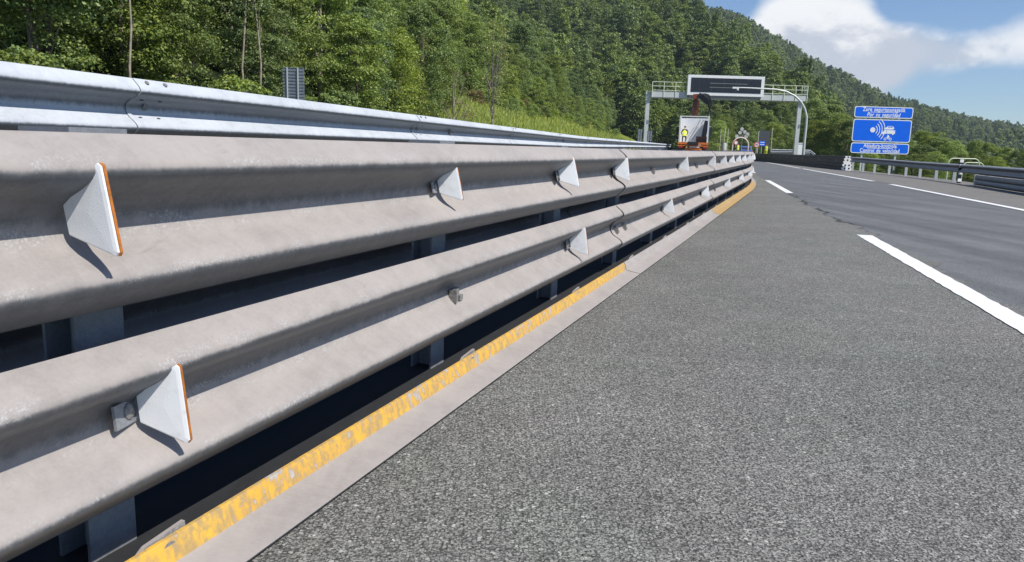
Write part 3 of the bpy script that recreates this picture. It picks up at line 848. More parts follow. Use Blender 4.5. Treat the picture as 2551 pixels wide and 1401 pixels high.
for px, ytop, Y, k in RT:
    x = tan_of(px, 390)[0] * Y
    z = ground_z(x, Y) - .1; top = at(px, ytop, Y).z
    hh = {'olive': 8.2, 'bright': 6.4, 'dark': 9.4, 'mid2': 7.6, 'olive2': 7.4}[k]
    sc = (top - z) / hh
    tree(k, 'broadleaf_tree', {'olive': 'olive-green tree', 'bright': 'fresh yellow-green tree', 'dark': 'dark green tree', 'mid2': 'slender mid-green tree', 'olive2': 'rounded olive-green tree'}[k] + ' below the road beyond the grey guardrail by the blue sign', 'tree', (x, Y, z), max(sc, .55), srng.uniform(0, 6.28), k + ' trees beyond the grey guardrail', sc)

# the wooded slopes: one mass each
def instancer(name, pts, protos, label):
    cl = bpy.data.collections.new(name + '_kinds')
    for i, me in enumerate(protos):
        o = bpy.data.objects.new('%s_kind_%02d' % (name, i), me); cl.objects.link(o)
    me = bpy.data.meshes.new(name); me.from_pydata([p[:3] for p in pts], [], [])
    for nm, typ, idx in (('rot', 'FLOAT', 4), ('pick', 'INT', 5)):
        at_ = me.attributes.new(nm, typ, 'POINT'); at_.data.foreach_set('value', [p[idx] for p in pts])
    at_ = me.attributes.new('sc', 'FLOAT_VECTOR', 'POINT'); at_.data.foreach_set('vector', [v for p in pts for v in (p[3] * srng.uniform(.8, 1.25), p[3] * srng.uniform(.8, 1.25), p[3] * srng.uniform(.7, 1.3))])
    o = bpy.data.objects.new(name, me); col.objects.link(o)
    ng = bpy.data.node_groups.new(name, 'GeometryNodeTree')
    ng.interface.new_socket('Geometry', in_out='INPUT', socket_type='NodeSocketGeometry')
    ng.interface.new_socket('Geometry', in_out='OUTPUT', socket_type='NodeSocketGeometry')
    N = ng.nodes; Lk = ng.links
    gi, go = N.new('NodeGroupInput'), N.new('NodeGroupOutput')
    ip = N.new('GeometryNodeInstanceOnPoints'); ci = N.new('GeometryNodeCollectionInfo')
    ci.inputs['Collection'].default_value = cl; ci.inputs['Separate Children'].default_value = True; ci.inputs['Reset Children'].default_value = True
    def attr(nm, typ):
        a = N.new('GeometryNodeInputNamedAttribute'); a.data_type = typ; a.inputs['Name'].default_value = nm; return a.outputs['Attribute']
    cmb = N.new('ShaderNodeCombineXYZ'); Lk.new(attr('rot', 'FLOAT'), cmb.inputs['Z'])
    e2r = N.new('FunctionNodeEulerToRotation'); Lk.new(cmb.outputs[0], e2r.inputs[0])
    Lk.new(gi.outputs[0], ip.inputs['Points']); Lk.new(ci.outputs[0], ip.inputs['Instance'])
    ip.inputs['Pick Instance'].default_value = True
    Lk.new(attr('pick', 'INT'), ip.inputs['Instance Index']); Lk.new(e2r.outputs[0], ip.inputs['Rotation']); Lk.new(attr('sc', 'FLOAT_VECTOR'), ip.inputs['Scale'])
    Lk.new(ip.outputs[0], go.inputs[0])
    o.modifiers.new('scatter', 'NODES').node_group = ng
    kind(o, 'stuff'); o['label'] = label; o['category'] = 'forest'
    return o
lod = [crown_mesh('far_crown', m, h, r, z0, n, 46, lf, sh, (.6, 1.15))[0] for m, h, r, z0, n, lf, sh in
       (('leaf_olive', 8, 2.5, .4, 60, .36, 'egg'), ('leaf_mid', 8.6, 2.6, .4, 60, .36, 'egg'), ('leaf_dark', 9.2, 2.5, .4, 60, .36, 'egg'), ('leaf_mid', 6.5, 2.9, .3, 55, .34, 'dome'), ('leaf_olive', 10.5, 2.2, .4, 64, .36, 'wide'), ('leaf_bright', 6.0, 2.4, .3, 50, .34, 'dome'))]
# front slope of the near hill
for i in range(5200):
    az = srng.uniform(-8, 22); D = srng.uniform(205, 385); big_ = srng.random() < .18
    x, y = D * math.sin(R(az)), D * math.cos(R(az))
    s, q = rear_sq(x, y)
    if s < 196: continue
    z = hill1_z(x, y) - .3
    far_pts.append((x, y, z, srng.uniform(1.15, 1.6) if big_ else srng.uniform(.55, 1.1), srng.uniform(0, 6.28), srng.choice([0, 1, 1, 2, 2, 3, 3, 4, 4, 5])))
instancer('hillside_forest', far_pts, lod, 'dense broadleaf wood covering the slope above the motorway')
far2 = [crown_mesh('mountain_crown', m, h, r, z0, n, 26, lf, sh, (.9, 1.7))[0] for m, h, r, z0, n, lf, sh in
        (('leaf_far', 10, 4.0, .3, 34, .85, 'egg'), ('leaf_far', 9, 4.4, .3, 34, .85, 'dome'), ('leaf_conifer', 14, 2.6, .3, 44, .7, 'cone'))]
pts2 = []
for i in range(17000):
    az = srng.uniform(3, 58); t = srng.uniform(.02, 1.03) ** .8
    if az > 40 and srng.random() < .5: continue
    p = hill2_pt(az, t)
    con = srng.random() < (0.30 if t < .9 else .55)
    pts2.append((p.x, p.y, p.z - .5, srng.uniform(.45, .82) * (0.8 if con else 1), srng.uniform(0, 6.28), 2 if con else srng.choice([0, 1])))
for i in range(420):
    az = 8 + 42 * i / 420 + srng.uniform(-.05, .05); p = hill2_pt(az, 1.0)
    con = srng.random() < .6
    pts2.append((p.x, p.y, p.z - .5, srng.uniform(.35, .7), srng.uniform(0, 6.28), 2 if con else srng.choice([0, 1])))
instancer('mountain_forest', pts2, far2, 'distant wooded mountain with conifers along its ridge')

# grass on the verge and bank foot
gN = 42000
gs = rng.uniform(-8, 190, gN) ** 1.0; gq = np.zeros(gN)
C = np.zeros((gN, 3)); 
for i in range(gN):
    s = float(gs[i]) if i % 2 else float(gs[i]) * .35
    wid = 1.7 + min(max((s - 38) / 30, 0), 1) * 8.8
    q = 10.35 + srng.random() * wid
    p = from_sq(s, q); C[i] = (p.x, p.y, max(bankz(p.x, p.y), plat(max(p.y, 0))) + 0.10 + .12 * srng.random())
Nn = unit(gN); Nn[:, 2] *= .15
szs = rng.uniform(.22, .55, gN)
n = gN; T = np.stack([rng.normal(0, .25, n), rng.normal(0, .25, n), np.ones(n)], 1); T /= np.linalg.norm(T, axis=1, keepdims=True)
Bv = np.cross(Nn, T); Bv /= np.maximum(np.linalg.norm(Bv, axis=1, keepdims=True), 1e-6)
hsz = szs[:, None]; wsz = (szs * .09)[:, None]
V = np.stack([C - Bv * wsz, C + Bv * wsz, C + Bv * wsz * .4 + T * hsz, C - Bv * wsz * .4 + T * hsz * .98], 1).reshape(-1, 3)
me = bpy.data.meshes.new('verge_grass'); me.vertices.add(n * 4); me.vertices.foreach_set('co', V.astype(np.float32).ravel())
me.loops.add(n * 4); me.loops.foreach_set('vertex_index', np.arange(n * 4, dtype=np.int32))
me.polygons.add(n); me.polygons.foreach_set('loop_start', np.arange(0, n * 4, 4, dtype=np.int32)); me.update(calc_edges=True); me.validate()
me.materials.append(MATS['grass_blade'])
o = link('verge_grass', me); kind(o, 'stuff'); o['label'] = 'long yellow-green grass along the foot of the wooded bank'; o['category'] = 'grass'

#@@OBJECTS@@
# ================================================================== NEAR BARRIER (removable double-sided steel barrier)
ZU, ZL = 0.740, 0.352                        # centre heights of the two beams
def path_pts(s0, s1, step=0.75):
    n = max(1, int(math.ceil((s1 - s0) / step)))
    out = [barrier_point(s0 + (s1 - s0) * i / n) for i in range(n + 1)]
    return [p for p, a in out], [rightv(a) for p, a in out]
# shared pieces in the frame: x out of the barrier, y along, z up
def reflector_meshes():
    # white front facing -y (towards oncoming drivers), amber back
    poly = [(.020, -.030), (.020, .028), (.112, .086), (.118, .080), (.118, -.074), (.112, -.080)]
    y0, y1, y2 = -.0075, -.001, .0045
    mb = MB(); n = len(poly)
    rim = [Vector((x, y0 + .0015, z)) for x, z in poly]
    ins = [Vector((.024 + (x - .024) * .93, y0, z * .92)) for x, z in poly]
    mid = Vector((.074, y0 - .0012, .002))
    back = [Vector((x, y1, z)) for x, z in poly]
    fs = [(i, (i + 1) % n, n + (i + 1) % n, n + i) for i in range(n)] + [(n + i, n + (i + 1) % n, 2 * n) for i in range(n)]
    o = 2 * n + 1
    fs += [(i, (i + 1) % n, o + (i + 1) % n, o + i) for i in range(n)] + [tuple(o + i for i in range(n))]
    mb.add(rim + ins + [mid] + back, fs)
    white = mesh_of(mb, 'reflector', 'white_lens')
    M = frame((0, y1 + .0004, 0), (1, 0, 0), (0, 0, 1), (0, 1, 0))
    amber = mesh_of(MB().prism([(x + .002 * (x > .09), z * 1.01) for x, z in poly], M, y2 - y1), 'amber_back', 'amber_lens')
    b = MB().box((.005, -.020, -.002), (.006, .095, .050)).box((.018, .001, 0), (.028, .006, .044))
    brk = mesh_of(b, 'bracket', 'zinc_dark')
    bl = MB(); prof = [(.0, .0), (.017, .0), (.0165, .003), (.0125, .0058), (.005, .0072), (0, .0075)]
    ring = 14
    vs = [Vector((.008 + h, r * math.cos(2 * math.pi * j / ring) - .022, r * math.sin(2 * math.pi * j / ring))) for r, h in prof[1:-1] for j in range(ring)] + [Vector((.008 + prof[-1][1], -.022, 0))]
    k = len(prof) - 2
    fs = [(i * ring + j, i * ring + (j + 1) % ring, (i + 1) * ring + (j + 1) % ring, (i + 1) * ring + j) for i in range(k - 1) for j in range(ring)] + [((k - 1) * ring + j, (k - 1) * ring + (j + 1) % ring, k * ring) for j in range(ring)]
    bl.add(vs, fs)
    bolt = mesh_of(bl, 'bolt', 'bolt_steel', smooth=40)
    return white, amber, brk, bolt
RW, RA, RB, RBOLT = reflector_meshes()
RB_OLD = mesh_of(MB().box((.010, 0, 0), (.008, .075, .05)).box((.022, -.03, .0), (.03, .012, .05)).box((.022, .02, -.012), (.02, .03, .02)), 'bracket', 'bolt_steel')
def local_frame(s, z, d=0.0):
    p, az = barrier_point(s); r = rightv(az); f = dirv2(az)
    return frame(p + r * d + Vector((0, 0, z)), r, f, Vector((0, 0, 1)))
def slot_mesh():
    vs = [Vector((.0, .016 * math.cos(a), .0045 * math.sin(a))) for a in np.linspace(0, 2 * math.pi, 13)[:-1]]
    mb = MB(); mb.add(vs + [v + Vector((.0016, 0, 0)) for v in vs], [tuple(range(12, 24))] + [(i, (i + 1) % 12, 12 + (i + 1) % 12, 12 + i) for i in range(12)])
    return mesh_of(mb, 'slot', 'rubber')
SLOT = slot_mesh()
HEX = mesh_of(MB().prism([(.013 * math.cos(k * math.pi / 3), .013 * math.sin(k * math.pi / 3)) for k in range(6)], frame((0, 0, 0), (0, 1, 0), (0, 0, 1), (1, 0, 0)), .009), 'bolt', 'bolt_steel')
def prof_at(zrel):
    """point and outward normal of the beam profile at height zrel"""
    best = min(range(1, len(W_PROF) - 1), key=lambda i: abs(W_PROF[i][1] - zrel))
    a, b = W_PROF[best - 1], W_PROF[best + 1]
    t = Vector((b[0] - a[0], b[1] - a[1])).normalized()
    return W_PROF[best], (-t.y, t.x)   # (d, z), normal
def post_mesh():
    mb = MB()
    mb.box((-.075, 0, .42), (.008, .115, .80)); mb.box((-.155, 0, .42), (.008, .115, .80)); mb.box((-.115, 0, .42), (.07, .008, .80))
    mb.box((-.105, 0, .900), (.13, .13, .022))
    return mesh_of(mb, 'post', 'zinc_dark')
POST = post_mesh()
SPACER_U = mesh_of(MB().box((-.036, 0, ZU), (.07, .09, .16)), 'spacer', 'zinc_dark'); SPACER_L = mesh_of(MB().box((-.036, 0, ZL), (.07, .09, .16)), 'spacer', 'zinc_dark')
FOOT = mesh_of(MB().prism([(-.085, .0), (-.075, .034), (-.045, .052), (.060, .060), (.066, .0)], frame((.054, 0, .040), (0, 1, 0), (.0, 0, 1), (1, 0, 0)), .010), 'foot_plate', 'zinc_dusty')
NUT = mesh_of(MB().prism([(.022 * math.cos(k * math.pi / 8), .022 * math.sin(k * math.pi / 8)) for k in range(16)], frame((.066, .0, .062), (0, 1, 0), (0, 0, 1), (1, 0, 0)), .016), 'nut', 'bolt_steel')
SKID_TOP = [(.068, .087), (.073, .087), (.077, .080), (.089, .040)]
SKID_LIP = [(.0895, .038), (.100, .034), (.140, .024), (.182, .0175), (.193, .014)]

SECTIONS = [(-0.62, 5.42, 'yellow'), (5.42, 11.25, 'grey'), (11.25, 17.2, 'yellow'), (17.2, 23.2, 'yellow'), (23.2, 29.2, 'grey'), (29.2, 35.2, 'grey'), (35.2, 41.2, 'grey')]
SEC_LABEL = ['grey steel removable barrier length with flaking yellow skid and the largest reflectors', 'grey steel removable barrier length with plain grey skid, between two yellow-skid lengths',
             'grey steel removable barrier length whose faded yellow skid follows the plain grey one', 'removable barrier length at the start of the left bend with yellow skid',
             'bending removable barrier length leading towards the orange-tailed truck', 'removable barrier length hidden round the bend before the truck', 'last removable barrier length beside the work site']
UP_REF = [(0.98, 0), (2.46, 0), (3.90, 0), (5.20, 0), (8.15, 0), (10.85, 0), (12.45, 0), (13.95, 0), (15.45, 0), (16.95, 0), (18.45, 0), (19.95, 0), (21.5, 0), (23.0, 0), (24.5, 0), (26, 0), (27.6, 0), (29.4, 0), (31.5, 0), (34, 0), (37, 0)]
LO_REF = [1.105, 4.17, 7.32, 10.30, 13.45, 16.6, 19.7, 22.8, 25.9, 29, 32, 35.5]
OLD_UP = [6.66, 9.6]; OLD_LO = [2.62, 8.65, 5.35, 5.62, 11.9]
for i, (s0, s1, sk) in enumerate(SECTIONS):
    p0, _ = barrier_point(s0)
    sec = tag(empty('guardrail_section', p0), SEC_LABEL[i], 'guardrail', 'lengths of the removable barrier')
    lap = 0.0 if i == 0 else -0.16
    for nm, zc in (('upper_beam', ZU), ('lower_beam', ZL)):
        # each length laps over the next: its far end is proud of the following beam
        pp, rr = path_pts(s0 - (0.18 if i else 0), s1 + 0.04)
        n = len(pp)
        pp = [p + r * (0.0055 * (1 - k / (n - 1)) - 0.0055 * (k / (n - 1))) + Vector((0, 0, zc)) for k, (p, r) in enumerate(zip(pp, rr))]
        bm_ = sweep(MB(), W_SOLID, pp, rr).build(nm, 'zinc_dusty', sec, smooth=32)
        # back face of the barrier
        back = [p - r * .23 for p, r in zip(pp, rr)]
        sweep(MB(), [(-d, z) for d, z in W_SOLID], back, rr).build('back_beam', 'zinc_dusty', sec, smooth=32)
        # lap slots and bolts beside the joint
        if i < 3:
            for ds in (-.16, -.06):
                for zr in (.137, .045 + .0, -.05, -.137):
                    (d, z), nn = prof_at(zr)
                    q, az = barrier_point(s1 + ds); r = rightv(az); nv = r * nn[0] + Vector((0, 0, nn[1])); f = dirv2(az)
                    if abs(zr) > .1 or True:
                        M = frame(q + r * (d + .0075) + Vector((0, 0, zc + z)), nv, f, nv.cross(f))
                        child_ = put('slot', SLOT, bm_, M)
            if nm == 'upper_beam' and i > 0: pass
    # skid rail in two strips: upright face and outer lip
    pp, rr = path_pts(s0 + .008, s1 - .008)
    top = thick(SKID_TOP, -.004); lip = thick(SKID_LIP, -.005)
    sr = sweep(MB(), top, pp, rr).build('skid_rail', ('yellow_flaked' if i == 0 else 'yellow_faded') if sk == 'yellow' else 'zinc_dusty', sec, smooth=30)
    sweep(MB(), lip, pp, rr).build('skid_lip', 'zinc_dusty' if i in (0, 1) else ('yellow_faded' if sk == 'yellow' else 'zinc_dusty'), sr, smooth=30)
    bk = [p - r * .23 for p, r in zip(pp, rr)]
    sweep(MB(), [(-d, z) for d, z in top], bk, rr).build('back_skid', 'zinc_shade_black', sec, smooth=30)  # near-black colour stands for the shade behind the front skid
    sweep(MB(), [(.085, .030), (.085, .016), (-.315, .016), (-.315, .030)], pp, rr).build('gap_shade_plate', 'zinc_shade_black', sec)  # added dark sheet that blackens the gap under the beams
    ps = [s for s in (1.11 + 1.545 * k for k in range(-1, 30)) if s0 < s < s1]
    for s in ps:
        po = put('post', POST, sec, local_frame(s, 0)); child('spacer', SPACER_U, po); child('spacer', SPACER_L, po)
        fp = put('foot_plate', FOOT, sec, local_frame(s, 0)); child('nut', NUT, fp)
    def add_ref(s, z):
        if not s0 <= s < s1: return
        tilt = -R(random.uniform(6, 15)); yaw = R(random.uniform(4, 20)); 
        if abs(s - .98) < .05: tilt, yaw = R(-11), R(4)
        if abs(s - 1.105) < .02: tilt, yaw = R(-7), R(16)
        M = local_frame(s, z, .004) @ Matrix.Rotation(tilt, 4, 'Y') @ Matrix.Rotation(yaw, 4, 'Z') @ Matrix.Scale(.80 if abs(s - 2.46) < .05 else .97, 4)
        rf = put('reflector', RW, sec, M)
        child('amber_back', RA, rf)
        if abs(s - .98) > .05: child('bracket', RB, rf); child('bolt', RBOLT, rf)
    for s, _ in UP_REF: add_ref(s, ZU + .008)
    for s in LO_REF: add_ref(s, ZL + .008)
    for lst, z in ((OLD_UP, ZU - .015), (OLD_LO, ZL - .02)):
        for s in lst:
            if s0 <= s < s1:
                b = put('bracket', RB_OLD, sec, local_frame(s, z, .004)); child('bolt', RBOLT, b)

# ================================================================== BRIGHT GUARDRAIL on the raised median edge
_t = R(9)
W_TILT = [(d * math.cos(_t) + z * math.sin(_t), z * math.cos(_t) - d * math.sin(_t)) for d, z in W_SOLID]
rl = tag(empty('median_guardrail', (rear_x(3), 3, plat(3))), 'bright galvanised guardrail standing on the raised median behind the dusty barrier', 'guardrail')
def rear_top(y): return 1.207 if y < 20 else 1.207 + (y - 20) * 0.0058
ra, rf_ = rightv(AZ_R), dirv2(AZ_R)
def rear_pt(s):   # s along from the point abreast of y = 0
    return Vector((rear_x(0), 0, 0)) + rf_ * s
joint0 = 4.42
js = [joint0 + 4.32 * k for k in range(-2, 19)]
for k, (a, b) in enumerate(zip(js, js[1:])):
    n = 2
    pts, rr = [], []
    for i in range(n + 1):
        s = a - .02 + (b - a + .30) * i / n; p = rear_pt(s)
        pts.append(p + Vector((0, 0, rear_top(p.y) - .157)) - ra * (.005 * i / n) + ra * .004 * (1 - i / n)); rr.append(ra)
    bm_ = sweep(MB(), W_TILT, pts, rr).build('beam', 'zinc_bright', rl, smooth=32)
    if k < 9:
        for ds in (.06, .21):
            for zr in (.140, .050, -.050, -.140):
                (d, z), nn = prof_at(zr)
                p = rear_pt(b + ds); nv = ra * nn[0] + Vector((0, 0, nn[1]))
                d, z = d * math.cos(_t) + z * math.sin(_t), z * math.cos(_t) - d * math.sin(_t); nn = (nn[0] * math.cos(_t) + nn[1] * math.sin(_t), nn[1] * math.cos(_t) - nn[0] * math.sin(_t)); nv = ra * nn[0] + Vector((0, 0, nn[1]))
                M = frame(p + ra * d + Vector((0, 0, rear_top(p.y) - .157 + z)) + nv * .007, nv, rf_, nv.cross(rf_))
                if abs(zr) > .1: put('bolt', HEX, bm_, M)
                else: put('slot', SLOT, bm_, M)
        p = rear_pt(b + .12)
        put('post_bolt', HEX, bm_, frame(p + ra * .006 + Vector((0, 0, rear_top(p.y) - .150)), ra, rf_, Vector((0, 0, 1))) @ Matrix.Scale(1.6, 4))
    for ds in (0.12, 2.28):
        s = a + ds; p = rear_pt(s)
        MB().box(p + Vector((0, 0, (rear_top(p.y) - .03 + plat(p.y) - .05) / 2)) - ra * .20, (.10, .06, rear_top(p.y) - .03 - plat(p.y) + .05), Matrix.Rotation(-AZ_R, 3, 'Z')).build('post', 'zinc_plain', rl)
        MB().box(p + Vector((0, 0, rear_top(p.y) - .157)) - ra * .075, (.14, .09, .19), Matrix.Rotation(-AZ_R, 3, 'Z')).build('spacer', 'zinc_plain', rl)
for px, yy in ((1118, 330), (1402, 352)):
    ta = tan_of(px, yy)[0]; Y = (-.29 - 12.1 * math.tan(AZ_R)) / (ta - math.tan(AZ_R))
    M = frame(Vector((ta * Y, Y, rear_top(Y) - .157)) + ra * .004, ra, rf_, Vector((0, 0, 1)))
    q = put('bracket', RB_OLD, rl, M); child('bolt', RBOLT, q)

# ================================================================== RIGHT-HAND GUARDRAIL
def polyline(pts, step=2.0):
    out = []
    for (x0, y0), (x1, y1) in zip(pts, pts[1:]):
        n = max(1, int(math.hypot(x1 - x0, y1 - y0) / step))
        out += [Vector((x0 + (x1 - x0) * i / n, y0 + (y1 - y0) * i / n, 0)) for i in range(n)]
    return out + [Vector((*pts[-1], 0))]
def lefts(pts):
    out = []
    for i in range(len(pts)):
        d = (pts[min(i + 1, len(pts) - 1)] - pts[max(i - 1, 0)]).normalized(); out.append(Vector((-d.y, d.x, 0)))
    return out
gp = polyline(GUARD, 2.0); gl = lefts(gp)
gtop = lambda y: interp([(0, .70), (22, .70), (35, .735), (46, .845), (60, .88)], y)
gr = tag(empty('edge_guardrail', (GUARD[2][0], GUARD[2][1], 0)), 'shaded grey guardrail on square posts along the right shoulder', 'guardrail')
L_ = 0
for a in range(0, len(gp) - 1, 2):
    seg = gp[a:a + 3]; sl = gl[a:a + 3]
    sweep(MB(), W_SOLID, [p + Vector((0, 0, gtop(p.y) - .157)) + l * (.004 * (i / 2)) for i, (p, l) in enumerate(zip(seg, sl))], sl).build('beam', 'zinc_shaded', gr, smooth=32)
for p, l in zip(gp, gl):
    if p.y < 12: continue
    h = gtop(p.y) - .02
    MB().box(p - l * .11 + Vector((0, 0, h / 2 - .1)), (.12, .07, h + .2), Matrix.Rotation(math.atan2(l.y, l.x), 3, 'Z')).build('post', 'gantry_steel', gr)
    MB().box(p - l * .03 + Vector((0, 0, gtop(p.y) - .157)), (.06, .09, .2), Matrix.Rotation(math.atan2(l.y, l.x), 3, 'Z')).build('spacer', 'zinc_plain', gr)
# lower protection rail near the camera side
lp = [(x, y) for x, y in GUARD[:4]]
end = Vector((16.45, 27.5, 0))
lowp = polyline([GUARD[0], GUARD[1], GUARD[2], (end.x, end.y)], 2.0); lowl = lefts(lowp)
lr = tag(empty('protection_rail', (end.x, end.y, 0)), 'dark smooth lower rail with upright end bracket beneath the shaded guardrail', 'guardrail')
lprof = thick(chaikin([(.01, .17), (.05, .15), (.055, .03), (.02, -.02), (.055, -.07), (.05, -.17), (.01, -.19)], 2), -.004)
for a in range(0, len(lowp) - 1, 2):
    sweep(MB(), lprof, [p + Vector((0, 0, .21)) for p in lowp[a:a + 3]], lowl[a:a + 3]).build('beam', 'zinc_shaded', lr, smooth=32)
e = lowp[-1]; l = lowl[-1]
for k, dx in enumerate((0.0, .16)):
    MB().tube([e + l * .03 + Vector((dx, dx * 2, .0)), e + l * .02 + Vector((dx, dx * 2, .30)), e + Vector((dx * .5, dx, .39))], .018, 8).build('end_bracket', 'gantry_steel', lr, smooth=50)
for a in range(2, len(lowp) - 1):
    p, l = lowp[a], lowl[a]
    MB().box(p - l * .05 + Vector((0, 0, .40)), (.14, .05, .03), Matrix.Rotation(math.atan2(l.y, l.x), 3, 'Z')).build('hanger', 'gantry_steel', lr)

# ================================================================== DARK MOVABLE BARRIER with toothed end plate
bp = polyline(BLACK, 3.0); bl_ = lefts(bp)
db = tag(empty('dark_barrier', (*BLACK[0], 0)), 'long near-black movable barrier closing the right shoulder beyond the toothed white plate', 'barrier')
bprof = [(.10, .0), (.11, .05), (.07, .17), (.09, .24), (.06, .38), (.08, .46), (.05, .60), (.07, .68), (.03, .86), (-.12, .88), (-.16, .68), (-.18, .3), (-.2, .0)]
for a in range(0, len(bp) - 1, 2):
    seg, sl = bp[a:a + 3], bl_[a:a + 3]
    sweep(MB(), bprof, [p + (seg[-1] - seg[0]).normalized() * (.02 if i == 0 else (-.02 if i == len(seg) - 1 else 0)) for i, p in enumerate(seg)], sl).build('panel', 'barrier_black', db, smooth=25)
    sweep(MB(), [(.04, .884), (.035, .905), (-.11, .905), (-.115, .884)], [p + (seg[-1] - seg[0]).normalized() * (.02 if i == 0 else (-.02 if i == len(seg) - 1 else 0)) for i, p in enumerate(seg)], sl).build('cap', 'barrier_edge', db)
for a in range(1, len(bp) - 1, 1):
    p, l = bp[a], bl_[a]
    MB().box(p + l * .085 + Vector((0, 0, .60)), (.03, .07, .07), Matrix.Rotation(math.atan2(l.y, l.x), 3, 'Z')).build('marker', 'white_lens' if a % 2 else 'zinc_plain', db)
ep = tag(empty('end_plate', (*BLACK[0], 0)), 'white steel end plate with toothed sides and round holes', 'end plate')
prof = []
teeth = [(.30, 0), (.34, .16), (.23, .20), (.31, .36), (.21, .42), (.28, .56), (.17, .60), (.24, .74), (.12, .78), (.18, .90)]
poly = [(x, z) for x, z in teeth] + [(-x, z) for x, z in teeth[::-1]]
e0 = at(2115, 425, 48.6)
Mp = frame(Vector((e0.x - .12, 48.7, 0)), (1, 0, 0), (0, 0, 1), (0, -1, 0))
mp_ = MB().prism(poly, Mp, .03).build('plate', 'white_paint', ep)
for x, z, r in ((-.13, .13, .055), (.13, .13, .055), (-.12, .33, .055), (.12, .33, .055), (.0, .65, .055), (.02, .83, .05)):
    Mh = frame(Vector((e0.x - .12 + x, 48.667, z)), (1, 0, 0), (0, 0, 1), (0, -1, 0))
    MB().prism([(r * math.cos(k * math.pi / 6), r * math.sin(k * math.pi / 6)) for k in range(12)], Mh, .006).build('hole', 'screen_black', mp_)

# ================================================================== BLUE SPEED-CONTROL SIGN
SY = 54.0
def sx(px, py): return at(px, py, SY)
ta0, ta1 = .4310, .5058
te_t, te_b = .0637, .0041
X0, X1 = ta0 * SY, ta1 * SY; ZB, ZT = EYE + te_b * SY, EYE + te_t * SY
sg = tag(empty('road_sign', ((X0 + X1) / 2, SY, 0)), 'blue three-panel speed control sign with white radar symbol on two posts', 'sign')
def rrect(w, h, r, n=5):
    out = []
    for cx_, cy_, a0 in ((w / 2 - r, h / 2 - r, 0), (-w / 2 + r, h / 2 - r, 90), (-w / 2 + r, -h / 2 + r, 180), (w / 2 - r, -h / 2 + r, 270)):
        out += [(cx_ + r * math.cos(R(a0 + 90 * k / n)), cy_ + r * math.sin(R(a0 + 90 * k / n))) for k in range(n + 1)]
    return out
def face(x, z, y): return frame(Vector((x, y, z)), (1, 0, 0), (0, 0, 1), (0, -1, 0))
def text(body, size, x, z, y, parent, mat, shear=0.0, width=None, bold=.012, name='lettering'):
    cu = bpy.data.curves.new(name, 'FONT'); cu.body = body; cu.size = size; cu.align_x = 'CENTER'; cu.align_y = 'CENTER'
    cu.shear = shear; cu.offset = bold * size; cu.extrude = .003; cu.space_word = 1.5; cu.space_character = 1.08
    ob = bpy.data.objects.new(name, cu); col.objects.link(ob)
    bpy.context.view_layer.update()
    me = bpy.data.meshes.new_from_object(ob.evaluated_get(bpy.context.evaluated_depsgraph_get()))
    bpy.data.objects.remove(ob)
    xs = [v.co.x for v in me.vertices]; k = (width / (max(xs) - min(xs))) if width else 1
    me.transform(Matrix.Diagonal((k, 1, 1, 1))); me.materials.clear(); me.materials.append(MATS[mat])
    return kind(put(name, me, parent, face(x, z, y)), 'stuff')
xc = (X0 + X1) / 2; w_ = X1 - X0; ht = ZT - ZB
parts = [(ZT - ht * .125, ht * .235, 'top'), (ZT - ht * .512, ht * .475, 'mid'), (ZT - ht * .885, ht * .225, 'low')]
